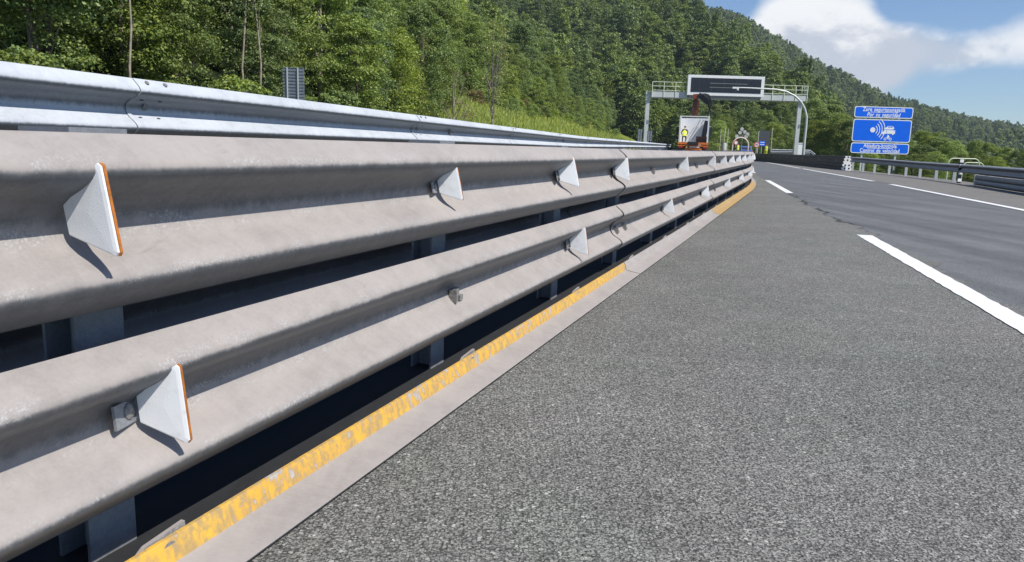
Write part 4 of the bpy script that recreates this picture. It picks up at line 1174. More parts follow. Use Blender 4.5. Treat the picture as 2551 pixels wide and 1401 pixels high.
for zc, hh, nm in parts:
    pn = MB().prism(rrect(w_, hh, .16), face(xc, zc, SY), .04).build('panel', 'sign_white', sg)
    MB().prism(rrect(w_ - .11, hh - .11, .12), face(xc, zc, SY - .0402), .004).build('blue_field', 'sign_blue', pn)
    yf = SY - .0445
    if nm == 'top':
        text('Zure segurtasunagatik', .38, xc, zc + hh * .23, yf, pn, 'sign_white', 0.0, w_ * .73, .02)
        MB().box((xc, yf - .002, zc + hh * .0), (w_ * .48, .004, .03)).build('rule', 'sign_white', pn)
        text('Por su seguridad', .38, xc, zc - hh * .23, yf, pn, 'sign_white', .18, w_ * .57, .02)
    elif nm == 'low':
        text('Abiadura-kontrola', .38, xc, zc + hh * .23, yf, pn, 'sign_white', 0.0, w_ * .57, .02)
        MB().box((xc, yf - .002, zc), (w_ * .44, .004, .035)).build('rule', 'sign_white', pn)
        text('Control de velocidad', .38, xc, zc - hh * .23, yf, pn, 'sign_white', .0, w_ * .68, .02)
    else:
        def flat(poly, name, d=.004, yy=yf): return MB().prism(poly, face(xc, zc, yy), d).build(name, 'sign_white', pn)
        U = hh / 1.0
        circ = lambda cx_, cy_, r, n=20: [(cx_ + r * math.cos(2 * math.pi * k / n), cy_ + r * math.sin(2 * math.pi * k / n)) for k in range(n)]
        c0 = (-.17 * w_ + .05, .03 * hh)
        flat(circ(c0[0], c0[1], .115 * U), 'radar_head')
        for rr_ in (.24, .36, .48, .61):
            a_ = [R(t) for t in np.linspace(-46 + rr_ * 6, 46 + rr_ * 18, 16)]
            ro, ri = rr_ * U, (rr_ - .035) * U
            poly = [(c0[0] + ro * math.cos(t) * .92, c0[1] + ro * math.sin(t)) for t in a_] + [(c0[0] + ri * math.cos(t) * .92, c0[1] + ri * math.sin(t)) for t in a_[::-1]]
            flat(poly, 'radar_wave')
        x1 = .075 * w_
        flat([(x1 - .18, .13), (x1 - .14, .20), (x1 - .02, .23), (x1 + .06, .32), (x1 + .22, .34), (x1 + .40, .33), (x1 + .52, .25), (x1 + .52, .14), (x1 + .42, .10), (x1 - .05, .10)], 'car_symbol', .006)
        MB().prism([(x1 + .08, .24), (x1 + .12, .305), (x1 + .22, .315), (x1 + .22, .24)], face(xc, zc, yf - .0062), .003).build('window_symbol', 'sign_blue', pn)
        MB().prism([(x1 + .25, .24), (x1 + .25, .315), (x1 + .38, .31), (x1 + .43, .24)], face(xc, zc, yf - .0062), .003).build('window_symbol', 'sign_blue', pn)
        flat([(x1 - .34, -.20), (x1 - .32, -.08), (x1 - .20, -.05), (x1 - .12, .06), (x1 + .02, .06), (x1 + .02, -.20)], 'cab_symbol', .006)
        flat([(x1 + .04, -.19), (x1 + .04, .07), (x1 + .62, .05), (x1 + .62, -.19)], 'truck_symbol', .006)
        flat(circ(x1 + .48, -.205, .055, 12), 'wheel_symbol', .0065); flat(circ(x1 - .18, -.205, .055, 12), 'wheel_symbol', .0065)
        for wx in (x1 - .02, x1 + .34):
            ring = circ(wx, -.55, .095, 18); hole = circ(wx, -.55, .055, 18)
            mb = MB()
            Mx = face(xc, zc, yf)
            vs = [Mx @ Vector((a, b, d)) for d in (0, .004) for ringp in (ring, hole) for a, b in ringp]
            fs = [(36 + i, 36 + (i + 1) % 18, 54 + (i + 1) % 18, 54 + i) for i in range(18)] + [(i, (i + 1) % 18, 36 + (i + 1) % 18, 36 + i) for i in range(18)]
            mb.add(vs, fs).build('wheel_symbol', 'sign_white', pn)
        flat([(x1 + .03, -.44), (x1 + .13, -.36), (x1 + .10, -.28), (x1 + .17, -.25), (x1 + .24, -.34), (x1 + .28, -.45), (x1 + .20, -.46), (x1 + .22, -.56), (x1 + .16, -.57), (x1 + .12, -.46)], 'rider_symbol', .006)
for x in (X0 + .85, X1 - .85):
    MB().box((x, SY + .09, (ZT - 2.2) / 2 + .3), (.12, .10, ZT + 1.2)).build('post', 'gantry_steel', sg)

# ================================================================== GANTRY with variable message sign
GY = 85.0
gz = lambda te: EYE + te * GY
gx = lambda px, py=245: at(px, py, GY).x
gn = tag(empty('sign_gantry', (gx(1800), GY, 0.8)), 'grey steel portal gantry with railed walkway spanning the carriageway', 'gantry')
XL, XR = .1662 * GY, .3602 * GY
zb = EYE + .0665 * GY
for X, z0_ in ((XL, plat(85) - .3), (XR, -.2)):
    pst = MB().box((X, GY, (z0_ + zb) / 2), (.42, .42, zb - z0_)).build('post', 'gantry_steel', gn)
    MB().box((X, GY, zb - .28), (.62, .62, .05)).build('collar', 'gantry_steel', pst)
    MB().box((X + .1, GY - .235, zb - 2.6), (.16, .04, .36)).build('cable_hatch', 'zinc_dark', pst)
xv0, xv1 = at(1712, 240, GY).x, at(1889, 240, GY).x
for xa, xb in ((XL - .25, xv0 - .02), (xv0, xv1), (xv1 + .02, XR + .25)):
    MB().box(((xa + xb) / 2, GY, zb + .25), (xb - xa, .55, .62)).build('beam', 'gantry_steel', gn)
# walkway railings (in front), panels between posts
def railing(xa, xb, n):
    z0_, z1_ = zb + .56, zb + 1.62
    for k in range(3):
        z = z0_ + .18 + (z1_ - z0_ - .18) * k / 2
        MB().box(((xa + xb) / 2, GY - .55, z), (xb - xa, .05, .06)).build('handrail', 'rail_cream', gn)
    for i in range(n):
        x = xa + (xb - xa) * i / (n - 1)
        MB().box((x, GY - .55, (zb + z1_) / 2), (.07, .06, z1_ - zb)).build('stanchion', 'rail_cream', gn)
    MB().box(((xa + xb) / 2, GY - .50, zb + .30), (xb - xa, .03, .58)).build('kick_panel', 'gantry_steel', gn)
railing(XL + .35, xv0 - .15, 4); railing(xv1 + .1, XR + .55, 5)
for xx in (XR + .1, XR + .35, XR + .55):
    MB().box((xx, GY - .1, zb + 1.1), (.05, .9, 1.1) if xx == XR + .55 else (.05, .05, 1.1)).build('stanchion', 'rail_cream', gn)
MB().box(((XL + XR) / 2, GY - .1, zb + .59), (XR - XL, .85, .04)).build('walkway', 'gantry_steel', gn)
vz0, vz1 = at(1800, 241, GY).z, at(1800, 191, GY).z
va, vb = at(1708, 215, GY).x, at(1896, 220, GY).x
vm = MB().box(((va + vb) / 2, GY - .85, (vz0 + vz1) / 2), (vb - va, .42, vz1 - vz0)).build('message_sign', 'white_paint', gn)
fw = .34
MB().box(((va + vb) / 2, GY - 1.075, (vz0 + vz1) / 2 + .02), (vb - va - 2 * fw, .03, vz1 - vz0 - 2 * fw + .06)).build('screen', 'screen_black', vm)
for k, z in enumerate((.2, -.22)):
    MB().box(((va + vb) / 2 + .25, GY - 1.095, (vz0 + vz1) / 2 + z + .02), (4.0, .01, .05)).build('screen_line', 'screen_line', vm)
for k in range(5):
    MB().box((va + fw + .9 + 1.3 * k, GY - 1.093, (vz0 + vz1) / 2 + .02), (.018, .006, vz1 - vz0 - 2 * fw)).build('module_joint', 'dark_panel', vm)
MB().box(((va + vb) / 2, GY - .72, vz0 - .10), (vb - va - .5, .35, .16)).build('bracket', 'zinc_dark', vm)

# curved mast with sensor arm
PY = 80.0
def pp_(px, py): return at(px, py, PY)
bend = [pp_(2001, 385), pp_(2004, 350), pp_(2008, 315), pp_(2009.5, 292), pp_(2005, 272), pp_(1996, 255), pp_(1981, 240), pp_(1960, 229), pp_(1935, 223.5), pp_(1900, 221.5), pp_(1860, 219.5), pp_(1832, 218.5)]
bend = [bend[0] + Vector((0, 0, -.8))] + bend
lm = tag(empty('sensor_mast', (bend[0].x, PY, 0)), 'tall grey mast curving into a long arm with a sensor head before the message sign', 'mast')
MB().tube(bend, [.15, .15, .14, .13, .12, .115, .11, .10, .095, .09, .08, .07, .06], 10).build('mast', 'gantry_steel', lm, smooth=60)
e = bend[-1]
MB().box(e + Vector((-.05, 0, -.03)), (.5, .22, .16)).build('sensor_head', 'white_paint', lm)
MB().tube([pp_(1839, 220), pp_(1837, 225)], .10, 8).build('sensor_dome', 'white_paint', lm)
cb = at(1990, 363, 88)
cbn = tag(empty('control_cabinet', (cb.x, 88, 0.0)), 'white equipment cabinet with lid at the foot of the gantry post', 'cabinet')
z1_ = at(1990, 354, 88).z
MB().box((cb.x, 88, z1_ / 2 - .1), (.66, .5, z1_ - .2)).build('body', 'white_paint', cbn)
MB().box((cb.x, 88, z1_ - .15), (.76, .6, .10)).build('lid', 'white_paint', cbn)
MB().box((cb.x, 87.74, z1_ / 2 - .12), (.58, .02, z1_ - .5)).build('door', 'sign_white', cbn)
# guardrail guarding the gantry post
g2 = tag(empty('pier_guardrail', (at(1975, 375, 91).x, 89.4, 0)), 'short guardrail with sloped-down end before the gantry post', 'guardrail')
pa, pb, pc = at(1922, 372.5, 90), at(2018, 374, 89.2), at(2031, 384, 89)
pts = [pa, pa.lerp(pb, .5), pb, pc]
sweep(MB(), W_SOLID, [p + Vector((0, 0, -.157)) for p in pts], [Vector((-.05, -1, 0))] * 4).build('beam', 'zinc_bright', g2, smooth=32)
sweep(MB(), W_SOLID, [p + Vector((0, 0, -.50)) for p in pts[:3]], [Vector((-.05, -1, 0))] * 3).build('lower_beam', 'zinc_dark', g2, smooth=32)
for t in (0, .33, .66, 1):
    p = pa.lerp(pb, t); MB().box((p.x, p.y + .12, p.z / 2 - .1), (.1, .1, p.z)).build('post', 'gantry_steel', g2)

# ================================================================== SIGN BACKS
def sign_back(px0, px1, pt, pb_, Y, label, ribs, zbase):
    a, b = at(px0, pt, Y), at(px1, pt, Y); zt = a.z; zbm = at(px0, pb_, Y).z
    o = tag(empty('reversed_sign', ((a.x + b.x) / 2, Y, zbase)), label, 'sign')
    w = b.x - a.x; h = (zt - zbm) / ribs
    for k in range(ribs):
        MB().box(((a.x + b.x) / 2, Y, zbm + h * (k + .5)), (w, .03, h * .90)).box(((a.x + b.x) / 2, Y - .022, zbm + h * (k + .93)), (w, .02, h * .12)).build('slat', 'sign_back', o)
    for f in (.23, .73):
        MB().box((a.x + w * f, Y - .05, (zbase - .3 + zt) / 2), (w * .045, .04, zt - zbase + .3)).build('post', 'gantry_steel', o)
    return o
x = at(730, 200, 24); sign_back(704, 757, 168, 272, 24, 'back of a slatted grey sign rising above the bright guardrail', 13, plat(24))
sign_back(1589, 1600, 322, 352, 82, 'narrow grey sign back left of the gantry post', 4, plat(82))
sign_back(1613, 1625, 326, 352, 83, 'narrow grey sign back right of the gantry post', 4, plat(83))

# ================================================================== TRUCK (rear view) with loading crane
TY = 69.0
tl, tr_ = .2098 * TY, .2462 * TY
TZ = plat(TY)
tk = tag(empty('crane_truck', ((tl + tr_) / 2, TY, TZ)), 'white open-bodied lorry with orange tail and folded loading crane', 'truck')
cxm = (tl + tr_) / 2; bw = tr_ - tl
zf = at(1725, 355, TY).z; zt_ = at(1725, 289, TY).z
Lb = 5.2
MB().box((cxm, TY + Lb / 2, zf - .08), (bw, Lb, .16)).build('bed', 'truck_grey', tk)
MB().box((cxm, TY + Lb - .05, (zf + zt_) / 2), (bw, .08, zt_ - zf)).build('headboard', 'truck_white', tk)
for s_, X in ((-1, tl), (1, tr_)):
    MB().box((X + s_ * -.035, TY + Lb / 2 - .05, (zf + zt_) / 2), (.06, Lb - .2, zt_ - zf)).build('side_wall', 'truck_white', tk)
    MB().box((X - s_ * .04, TY + .02, (zf + zt_) / 2), (.13, .12, zt_ - zf)).build('rear_post', 'truck_white', tk)
    for yy in (1.0, 2.4):
        wh = MB().tube([(X - s_ * .55, TY + yy, TZ + .5), (X - s_ * .05, TY + yy, TZ + .5)], .5, 20).build('wheel', 'rubber', tk, smooth=40)
        MB().tube([(X - s_ * .06, TY + yy, TZ + .5), (X - s_ * .035, TY + yy, TZ + .5)], .27, 16).build('rim', 'zinc_plain', wh, smooth=40)
    wh = MB().tube([(X - s_ * .35, TY + 6.7, TZ + .5), (X - s_ * .03, TY + 6.7, TZ + .5)], .5, 20).build('wheel', 'rubber', tk, smooth=40)
    MB().tube([(X - s_ * .04, TY + 6.7, TZ + .5), (X - s_ * .015, TY + 6.7, TZ + .5)], .27, 16).build('rim', 'zinc_plain', wh, smooth=40)
    MB().box((X - s_ * .28, TY + .12, zf - .62), (.52, .03, .72)).build('mudflap', 'maroon', tk)
    MB().box((X - s_ * .20, TY - .03, zf - .42), (.3, .05, .12)).build('tail_light', 'sign_red', tk)
    m = at(1765 if s_ > 0 else 1685, 322, TY)
    mr = MB().box((X + s_ * .30, TY + 6.6, zf + 1.15), (.22, .12, .75)).build('mirror', 'crane_black', tk)
    MB().box((X + s_ * .12, TY + 6.62, zf + 1.6), (.4, .05, .05)).build('mirror_arm', 'truck_white', mr)
MB().box((cxm, TY + .02, zt_ - .05), (bw - .25, .10, .09)).build('top_rail', 'truck_white', tk)
MB().box((cxm, TY - .02, zf - .10), (bw + .12, .14, .17)).build('tail_beam', 'orange_paint', tk)
MB().box((cxm, TY - .015, zf - .30), (bw + .10, .10, .10)).build('tail_beam', 'orange_paint', tk)
MB().box((cxm + .05, TY + .02, zf - .66), (1.45, .06, .34)).build('rear_panel', 'orange_paint', tk)
MB().box((cxm + .12, TY - .04, zf - .41), (.9, .03, .12)).build('number_plate', 'sign_white', tk)
MB().box((cxm, TY + 2.4, TZ + .85), (.9, 6.4, .3)).build('chassis', 'rubber', tk)
cabm = MB().prism([(-1.2, 0), (-1.2, 1.9), (-.95, 2.25), (.95, 2.25), (1.2, 1.9), (1.2, 0)], frame((cxm, TY + 8.0, TZ + .75), (1, 0, 0), (0, 0, 1), (0, -1, 0)), 1.75).build('cab', 'truck_white', tk)
MB().box((cxm, TY + 6.235, TZ + 2.2), (1.6, .02, .55)).build('cab_window', 'glass_dark', cabm)
# shadowed kit on the bed: a brown crate, a dark panel, a pale sheet
MB().box((tr_ - .55, TY + 1.1, zf + .27), (.95, .8, .54)).build('tool_box', 'crate_brown', tk)
pn = MB().box((tr_ - .30, TY + 2.4, zf + 1.0), (.42, .06, 2.0), Matrix.Rotation(R(8), 3, 'Y')).build('leaning_board', 'dark_panel', tk)
MB().box((tr_ - .78, TY + 2.9, zf + .85), (.42, .05, 1.6), Matrix.Rotation(R(16), 3, 'Y')).build('leaning_board', 'truck_white', tk)
for dx, rot in ((-.05, 30), (.25, 32)):
    MB().tube([(cxm - .35 + dx, TY + 4.6, zf + .3), (cxm + .55 + dx, TY + 4.9, zt_ - .15)], .035, 6).build('pole', 'truck_grey', tk)
# crane: column, knuckle boom, hoses and grab
cr0 = Vector((cxm - .05, TY + Lb + .45, TZ + 1.0))
q1 = at(1727, 290, TY + 5.6); q2 = at(1734, 243, TY + 5.4); q3 = at(1748, 240, TY + 5.2); q4 = at(1765, 258, TY + 5.0); q5 = at(1767, 282, TY + 5.0)
_u = Matrix.Translation((cxm, TY, 0)) @ Matrix.Rotation(R(13.0), 4, 'Z') @ Matrix.Translation((-cxm, -TY, 0))
q1, q2, q3, q4, q5 = (_u @ q for q in (q1, q2, q3, q4, q5)); cr0.x, cr0.y = q1.x, q1.y
crn = MB().box((cr0 + q1) / 2, (.55, .5, (q1 - cr0).length)).build('crane_column', 'crane_brown', tk)
def bar(a, b, w, name, mat, par):
    d = (b - a); L = d.length; ez = d.normalized(); ey = Vector((0, 1, 0)); ex = ey.cross(ez).normalized(); ey = ez.cross(ex)
    return MB().box((0, 0, 0), (w, w * .9, L), None).build(name, mat, par) if False else MB().add([frame((a + b) / 2, ex, ey, ez) @ Vector(v) for v in MB().box((0, 0, 0), (w, w * .9, L)).v], MB().box((0, 0, 0), (1, 1, 1)).f).build(name, mat, par)
bar(q1, q2, .42, 'crane_boom', 'crane_brown', tk)
bar(q1 + Vector((.32, -.1, 0)), q2 + Vector((.25, -.1, -.3)), .20, 'boom_cylinder', 'crane_red', tk)
bar(q2 + Vector((-.25, 0, .05)), q3, .46, 'knuckle', 'crane_red', tk)
bar(q3 + Vector((-.3, 0, .15)), q4, .44, 'outer_boom', 'crane_black', tk)
for k in range(4):
    a = q3 + Vector((-.1 + .12 * k, -.3, .22)); b = q4 + Vector((.05 + .05 * k, -.25, .1 * k)); c_ = q5 + Vector((-.1 + .08 * k, -.1, .2 * k))
    MB().tube([a, a.lerp(b, .5) + Vector((.1, 0, .18)), b, b.lerp(c_, .5) + Vector((.12, 0, 0)), c_], .045, 6).build('hose', 'crane_black', tk, smooth=60)
bar(q4, q5 + Vector((0, 0, .3)), .16, 'boom_tip', 'crane_black', tk)
for s_ in (-1, 1):
    bar(q5 + Vector((s_ * .05, 0, .35)), q5 + Vector((s_ * .16, 0, -.35)), .09, 'grab_jaw', 'crane_black', tk)

tk.rotation_euler = (0, 0, -R(13.0))
# ================================================================== PEOPLE (hi-vis workers)
def person(loc, rz, pose, label, trousers='cloth_navy', hair='hair_dark'):
    """one skinned body per person; joints in metres, facing -y before rotation"""
    o = tag(empty('person', loc, rz), label, 'person')
    P = {'stand': dict(hip=.93, lean=0.0, knee=((.10, -.02, .50), (-.10, .0, .50)), foot=((.11, 0, .06), (-.12, .05, .06)), hand=((.30, -.14, .86), (-.30, -.18, .95)), elbow=((.29, .02, 1.12), (-.29, .03, 1.13))),
         'work': dict(hip=.62, lean=.30, knee=((.16, -.34, .50), (-.14, -.10, .34)), foot=((.16, -.24, .06), (-.15, .20, .10)), hand=((.20, -.55, .62), (-.18, -.58, .70)), elbow=((.30, -.25, .86), (-.30, -.28, .90)))}[pose]
    h = P['hip']; ln = P['lean']
    chest = (0, -ln * .8, h + .42); neck = (0, -ln * 1.05, h + .58); head = (0, -ln * 1.2 - .02, h + .72); crown = (0, -ln * 1.25 - .01, h + .80)
    V = [(0, 0, h), (0, -ln * .35, h + .2), chest, neck, head, crown]; Rr = [(.15, .12), (.14, .105), (.165, .115), (.058, .06), (.082, .098), (.055, .065)]
    E = [(0, 1), (1, 2), (2, 3), (3, 4), (4, 5)]
    for i, s_ in enumerate((1, -1)):
        b = len(V)
        V += [(s_ * .19, chest[1], chest[2] + .06), P['elbow'][i], P['hand'][i], tuple(Vector(P['hand'][i]) + Vector((0, -.06, -.06)))]; Rr += [(.07, .07), (.046, .046), (.034, .034), (.030, .018)]
        E += [(2, b), (b, b + 1), (b + 1, b + 2), (b + 2, b + 3)]
        b = len(V)
        f = P['foot'][i]
        V += [(s_ * .095, 0, h - .06), P['knee'][i], (f[0], f[1] + .03, f[2] + .04), (f[0], f[1] - .17, f[2] - .02)]; Rr += [(.095, .095), (.068, .068), (.048, .05), (.045, .035)]
        E += [(0, b), (b, b + 1), (b + 1, b + 2), (b + 2, b + 3)]
    me = bpy.data.meshes.new('body'); me.from_pydata(V, E, [])
    ob = bpy.data.objects.new('body_tmp', me); col.objects.link(ob)
    ob.modifiers.new('skin', 'SKIN')
    if not me.skin_vertices: 
        bm = bmesh.new(); bm.from_mesh(me); bm.verts.layers.skin.verify(); bm.to_mesh(me); bm.free()
    for i, sv in enumerate(me.skin_vertices[0].data): sv.radius = Rr[i]; sv.use_root = (i == 0)
    sb = ob.modifiers.new('sub', 'SUBSURF'); sb.levels = sb.render_levels = 1
    bpy.context.view_layer.update()
    m2 = bpy.data.meshes.new_from_object(ob.evaluated_get(bpy.context.evaluated_depsgraph_get()))
    bpy.data.objects.remove(ob)
    for mn in ('skin', trousers, 'cloth_navy', 'rubber'): m2.materials.append(MATS[mn])
    m2.polygons.foreach_set('use_smooth', [True] * len(m2.polygons))
    for p in m2.polygons:
        c = p.center
        if c.z > neck[2] - .01: p.material_index = 0
        elif c.z < .10: p.material_index = 3
        elif min((Vector(P['hand'][k]) - c).length for k in (0, 1)) < .10: p.material_index = 0
        elif c.z < h + .02 and abs(c.x) < .26: p.material_index = 1
        else: p.material_index = 2
    child('body', m2, o)
    # vest: rings round the torso
    rows_ = [(h - .04, 0, .19, .15), (h + .12, -ln * .2, .185, .145), (h + .30, -ln * .55, .20, .15), (h + .44, -ln * .85, .215, .145), (h + .53, -ln * .98, .15, .11)]
    n = 18; vs = [Vector((a * math.cos(2 * math.pi * j / n), y + b * math.sin(2 * math.pi * j / n), z)) for z, y, a, b in rows_ for j in range(n)]
    vm_ = MB().add(vs, [(i * n + j, i * n + (j + 1) % n, (i + 1) * n + (j + 1) % n, (i + 1) * n + j) for i in range(4) for j in range(n)])
    v = child('vest', mesh_of(vm_, 'vest', 'vest_yellow', 60), o)
    z, y, a, b = rows_[1]
    band = [Vector(((a + .006) * math.cos(2 * math.pi * j / n), y + (b + .006) * math.sin(2 * math.pi * j / n), z + dz)) for dz in (0, .05) for j in range(n)]
    child('reflective_band', mesh_of(MB().add(band, [(j, (j + 1) % n, n + (j + 1) % n, n + j) for j in range(n)]), 'reflective_band', 'sign_white'), v)
    # hair cap, ears, nose
    hd = Vector(head)
    hc = [hd + Vector((.092 * math.cos(a2) * math.sin(b2), .108 * math.sin(a2) * math.sin(b2) + .012, .118 * math.cos(b2) + .02)) for b2 in (.12, .55, 1.0, 1.45) for a2 in np.linspace(0, 2 * math.pi, 13)[:-1]]
    child('hair', mesh_of(MB().add(hc, [(i * 12 + j, i * 12 + (j + 1) % 12, (i + 1) * 12 + (j + 1) % 12, (i + 1) * 12 + j) for i in range(3) for j in range(12)] + [tuple(range(12))]), 'hair', hair, 60), o)
    fc = MB()
    fc.tube([hd + Vector((0, -.085, .015)), hd + Vector((0, -.118, -.018))], [.010, .016], 6)
    fc.box(hd + Vector((.086, .01, -.005)), (.016, .035, .055)); fc.box(hd + Vector((-.086, .01, -.005)), (.016, .035, .055))
    child('face_features', mesh_of(fc, 'face_features', 'skin'), o)
    ey = MB()
    for s_ in (-1, 1): ey.box(hd + Vector((s_ * .032, -.089, .018)), (.022, .012, .012))
    ey.box(hd + Vector((0, -.090, -.052)), (.045, .010, .008))
    child('eyes_and_mouth', mesh_of(ey, 'eyes_and_mouth', 'hair_dark'), o)
    return o
pw = at(1704, 352, TY + 1.6)
person((pw.x, TY + 1.6, zf), R(165), 'work', 'worker in yellow vest crouching on the lorry bed', 'cloth_brown')
pw = at(1838, 366, 96.5); person((pw.x, 96.5, .35), R(200), 'stand', 'worker in yellow vest beside the pale arched frame', 'cloth_navy')
pw = at(1909, 366, 97.5); person((pw.x, 97.5, .35), R(170), 'stand', 'worker in yellow vest standing before the dark board', 'vest_yellow')

# ================================================================== ROAD-WORKS CLUTTER beyond the barrier
CZ = 0.35
# work platform the clutter stands on
rows = []
for y in (94, 97, 101, 106, 112, 120, 135):
    rows.append([Vector((at(1690, 380, y).x, y, CZ - .2)), Vector((at(1720, 380, y).x, y, CZ)), Vector((at(1880, 380, y).x, y, CZ)), Vector((at(1925, 380, y).x, y, CZ)), Vector((at(1940, 380, y).x, y, -.1))])
grid_sheet('work_area', rows, 'median_soil')
def base(px, Y): return Vector((tan_of(px, 365)[0] * Y, Y, CZ))
# dark board between two poles
Y = 102
bd = tag(empty('dark_board', base(1903, Y)), 'dark rectangular board hung between two tall thin poles', 'board')
a, b = at(1890, 326, Y), at(1916, 365, Y)
MB().box(((a.x + b.x) / 2, Y, (a.z + b.z) / 2), (b.x - a.x, .05, a.z - b.z)).build('board', 'dark_panel', bd)
for px, py in ((1888, 327), (1922, 320)):
    t = at(px + 3, py, Y); f_ = at(px - 1.5, 372, Y); MB().tube([Vector((f_.x, Y - .06, CZ - .1)), Vector((t.x - .05, Y - .06, t.z))], .045, 8).build('pole', 'rail_cream', bd, smooth=60)
# round speed limit sign and blue sign
Y = 98
o = tag(empty('speed_sign', base(1884, Y)), 'round red-rimmed 80 speed limit sign on a short post', 'sign')
c_ = at(1885, 361, Y); disc = [(0.34 * math.cos(k * math.pi / 12), .34 * math.sin(k * math.pi / 12)) for k in range(24)]
d_ = MB().prism(disc, face(c_.x, c_.z, Y), .02).build('disc', 'sign_red', o)
MB().prism([(x * .74, y * .74) for x, y in disc], face(c_.x, c_.z, Y - .0205), .003).build('white_field', 'sign_white', d_)
text('80', .38, c_.x, c_.z, Y - .0245, d_, 'hair_dark', 0, .33, .03)
MB().box((c_.x, Y + .03, (c_.z + CZ) / 2), (.06, .04, c_.z - CZ + .1)).build('post', 'gantry_steel', o)
o = tag(empty('blue_sign', base(1898, Y + 2)), 'small blue rectangular sign with white bars by the speed limit sign', 'sign')
c_ = at(1898, 358, Y + 2)
d_ = MB().prism(rrect(.80, .62, .06), face(c_.x, c_.z, Y + 2), .03).build('panel', 'sign_blue', o)
for dz in (.14, -.13): MB().box((c_.x + .05, Y + 1.967, c_.z + dz), (.54, .006, .09)).build('white_bar', 'sign_white', d_)
MB().box((c_.x, Y + 2.03, (c_.z + CZ) / 2), (.06, .04, c_.z - CZ + .1)).build('post', 'gantry_steel', o)
# lamp tree
Y = 104
o = tag(empty('lamp_mast', base(1848, Y)), 'mast with pairs of pale round lamps above the road works', 'lamp mast')
t = at(1850, 326, Y); MB().tube([Vector((t.x, Y, CZ - .1)), Vector((t.x, Y, t.z))], .05, 8).build('mast', 'zinc_dark', o, smooth=60)
for px, py in ((1835, 340), (1843, 331), (1855, 329), (1858, 341), (1848, 322), (1862, 335)):
    c_ = at(px, py, Y)
    l_ = MB().tube([Vector((c_.x, Y - .12, c_.z)), Vector((c_.x, Y + .06, c_.z))], [.24, .16], 12).build('lamp', 'drum_grey', o, smooth=60)
    MB().tube([Vector((c_.x, Y, c_.z)), Vector((t.x, Y, c_.z - .08))], .025, 6).build('arm', 'zinc_dark', l_)
# pale arched frame with a round sign
Y = 99
o = tag(empty('arched_frame', base(1843, Y)), 'pale pink arched frame standing round a small red-rimmed sign', 'frame')
a, b = at(1825, 362, Y), at(1864, 362, Y); r_ = (b.x - a.x) / 2; zc_ = at(1843, 362, Y).z
arc = [Vector((a.x + r_ - r_ * math.cos(t), Y, max(CZ, zc_ + r_ * .95 * math.sin(t)))) for t in np.linspace(0, math.pi, 15)]
arc = [Vector((arc[0].x, Y, CZ - .05))] + arc + [Vector((arc[-1].x, Y, CZ - .05))]
MB().tube(arc, .085, 8).build('arch', 'pale_pink', o, smooth=60)
c_ = at(1833, 356, Y)
d_ = MB().prism([(x * .85, y * .85) for x, y in disc], face(c_.x, c_.z, Y - .1), .02).build('round_sign', 'sign_red', o)
MB().prism([(x * .6, y * .6) for x, y in disc], face(c_.x, c_.z, Y - .121), .003).build('white_field', 'sign_white', d_)
MB().box((c_.x, Y - .08, (c_.z + CZ) / 2), (.05, .03, c_.z - CZ)).build('post', 'gantry_steel', o)
# blue car seen from behind
Y = 107
cpos = base(1861, Y)
o = tag(empty('parked_car', cpos), 'blue hatchback parked among the road works beyond the barrier', 'car')
def car_part(poly, x0_, x1_, name, mat, par): return MB().prism(poly, frame(Vector((cpos.x + x0_, Y, CZ)), (0, 1, 0), (0, 0, 1), (1, 0, 0)), x1_ - x0_).build(name, mat, par, smooth=30)
bod = car_part([(0, .35), (-.02, .75), (.05, .95), (1.0, 1.0), (2.9, .95), (3.9, .82), (4.05, .5), (3.95, .28), (.1, .28)], -.88, .88, 'body', 'car_blue', o)
car_part([(.12, .96), (.35, 1.40), (.9, 1.50), (1.9, 1.47), (2.9, .96)], -.74, .74, 'cabin', 'car_blue', o)
MB().box((cpos.x, Y + .22, CZ + 1.19), (1.22, .02, .34), Matrix.Rotation(R(-28), 3, 'X')).build('rear_window', 'glass_dark', o)
for s_ in (-1, 1):
    MB().box((cpos.x + s_ * .76, Y - .02, CZ + .78), (.18, .05, .2)).build('tail_light', 'sign_red', o)
    for yy in (.75, 3.2):
        wh = MB().tube([(cpos.x + s_ * .66, Y + yy, CZ + .3), (cpos.x + s_ * .89, Y + yy, CZ + .3)], .3, 18).build('wheel', 'rubber', o, smooth=40)
        MB().tube([(cpos.x + s_ * .885, Y + yy, CZ + .3), (cpos.x + s_ * .9, Y + yy, CZ + .3)], .18, 12).build('rim', 'zinc_plain', wh)
MB().box((cpos.x, Y - .03, CZ + .62), (.5, .02, .11)).build('number_plate', 'sign_white', o)
MB().box((cpos.x, Y - .04, CZ + .42), (1.7, .12, .18)).build('bumper', 'car_blue', o)
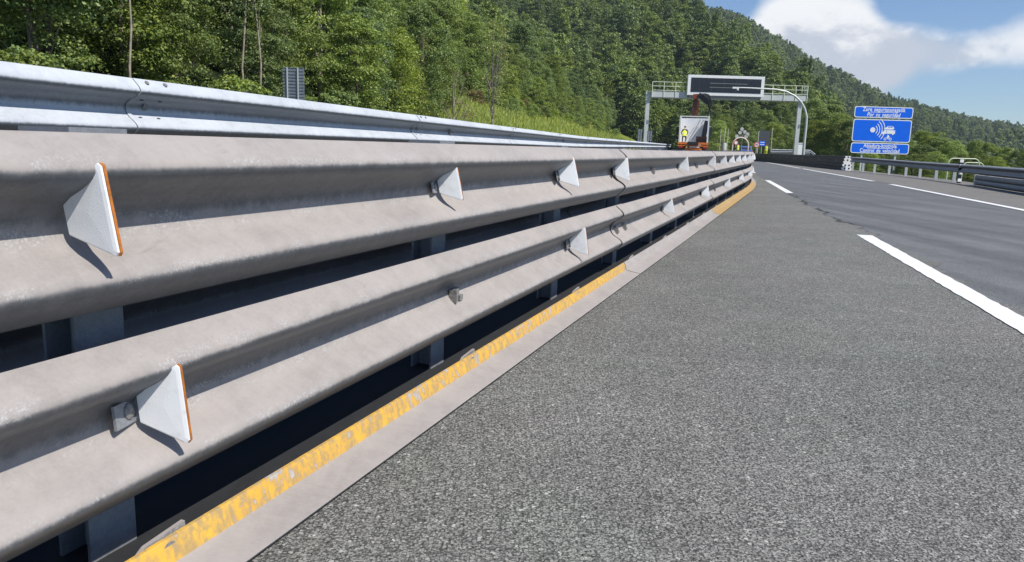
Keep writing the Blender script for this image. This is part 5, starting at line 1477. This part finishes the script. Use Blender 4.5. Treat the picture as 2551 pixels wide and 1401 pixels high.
# three thin poles and a drum
Y = 101
for px, py, nm in ((1797, 322, 'thin green-grey pole left of its two neighbours beside the lorry'), (1807, 320, 'thin green-grey pole between two others beside the lorry'), (1815, 321, 'thin green-grey pole nearest the pale arched frame')):
    t = at(px, py, Y); MB_ = MB().tube([Vector((t.x - .05, Y, CZ - .1)), Vector((t.x, Y, t.z))], .035, 8)
    o = empty('marker_pole', (t.x, Y, CZ)); tag(o, nm, 'pole', 'thin poles at the road works')
    MB_.build('shaft', 'rail_cream', o, smooth=60); MB().box((t.x - .05, Y, CZ + .03), (.3, .3, .06)).build('foot', 'rubber', o)
Y = 100
c_ = base(1804, Y); t = at(1804, 357, Y)
o = tag(empty('drum', c_), 'grey plastic drum standing by the thin poles', 'drum')
hz = t.z - CZ
MB().tube([c_ + Vector((0, 0, hz * k)) for k in (0, .04, .3, .33, .62, .65, .97, 1)], [.27, .29, .29, .305, .305, .29, .29, .26], 18).build('body', 'drum_grey', o, smooth=30)
MB().tube([c_ + Vector((0, 0, hz)), c_ + Vector((0, 0, hz + .04))], .24, 18).build('lid', 'zinc_plain', o, smooth=30)

# ================================================================== SMALL THINGS beyond the right guardrail
def hoop(px0, px1, py, Y, label):
    a, b = at(px0, py, Y), at(px1, py + (px1 - px0) * .03, Y); zt = (a.z + b.z) / 2
    zg = ground_z(a.x, Y) - .1; r = .22
    pts = [Vector((a.x, Y, zg))] + [Vector((a.x + r - r * math.cos(t), Y, zt - r + r * math.sin(t))) for t in np.linspace(0, math.pi / 2, 6)] + [Vector((b.x - r + r * math.sin(t), Y, zt - r + r * math.cos(t))) for t in np.linspace(0, math.pi / 2, 6)] + [Vector((b.x, Y, zg))]
    o = tag(empty('hoop_rail', ((a.x + b.x) / 2, Y, zg)), label, 'railing')
    MB().tube(pts, .022, 10).build('hoop', 'rail_cream', o, smooth=60)
    for xx in (a.x, b.x): MB().box((xx, Y, zg + .08), (.16, .16, .03)).build('base_flange', 'zinc_plain', o)
hoop(2364, 2441, 394.5, 34.0, 'cream tube hoop railing rising behind the shaded guardrail')
hoop(2400, 2452, 405, 36.5, 'second cream tube hoop railing half hidden behind the first')
c_ = at(2394, 410, 29.5)
o = tag(empty('delineator_post', (c_.x, 29.5, -.1)), 'white edge marker post with black bands behind the shaded guardrail', 'marker post')
zt = at(2398, 398, 29.5).z
MB().box((c_.x, 29.5, zt / 2 - .1), (.13, .06, zt + .2)).build('shaft', 'screen_black', o)
for z in (.12, .40, .66, zt - .05): MB().box((c_.x, 29.465, z), (.135, .02, .12)).build('white_band', 'white_paint', o)

# ================================================================== HAZE over the valley
hz_ = MB().box((150, 500, 92), (2600, 1900, 202)).build('haze', 'concrete'); kind(hz_, 'stuff')
hm = bpy.data.materials.new('haze'); hm.use_nodes = True
ht_ = NT(hm.node_tree)
for nd in list(hm.node_tree.nodes): hm.node_tree.nodes.remove(nd)
ho = ht_.n('ShaderNodeOutputMaterial')
pv_ = ht_.n('ShaderNodeVolumePrincipled', Color=(0.72, 0.82, 0.95), Density=0.00019, Anisotropy=0.2)
hm.node_tree.links.new(pv_.outputs[0], ho.inputs['Volume'])
hz_.data.materials.clear(); hz_.data.materials.append(hm)
hz_['label'] = 'thin pale summer haze between the camera and the mountain'; hz_['category'] = 'haze'
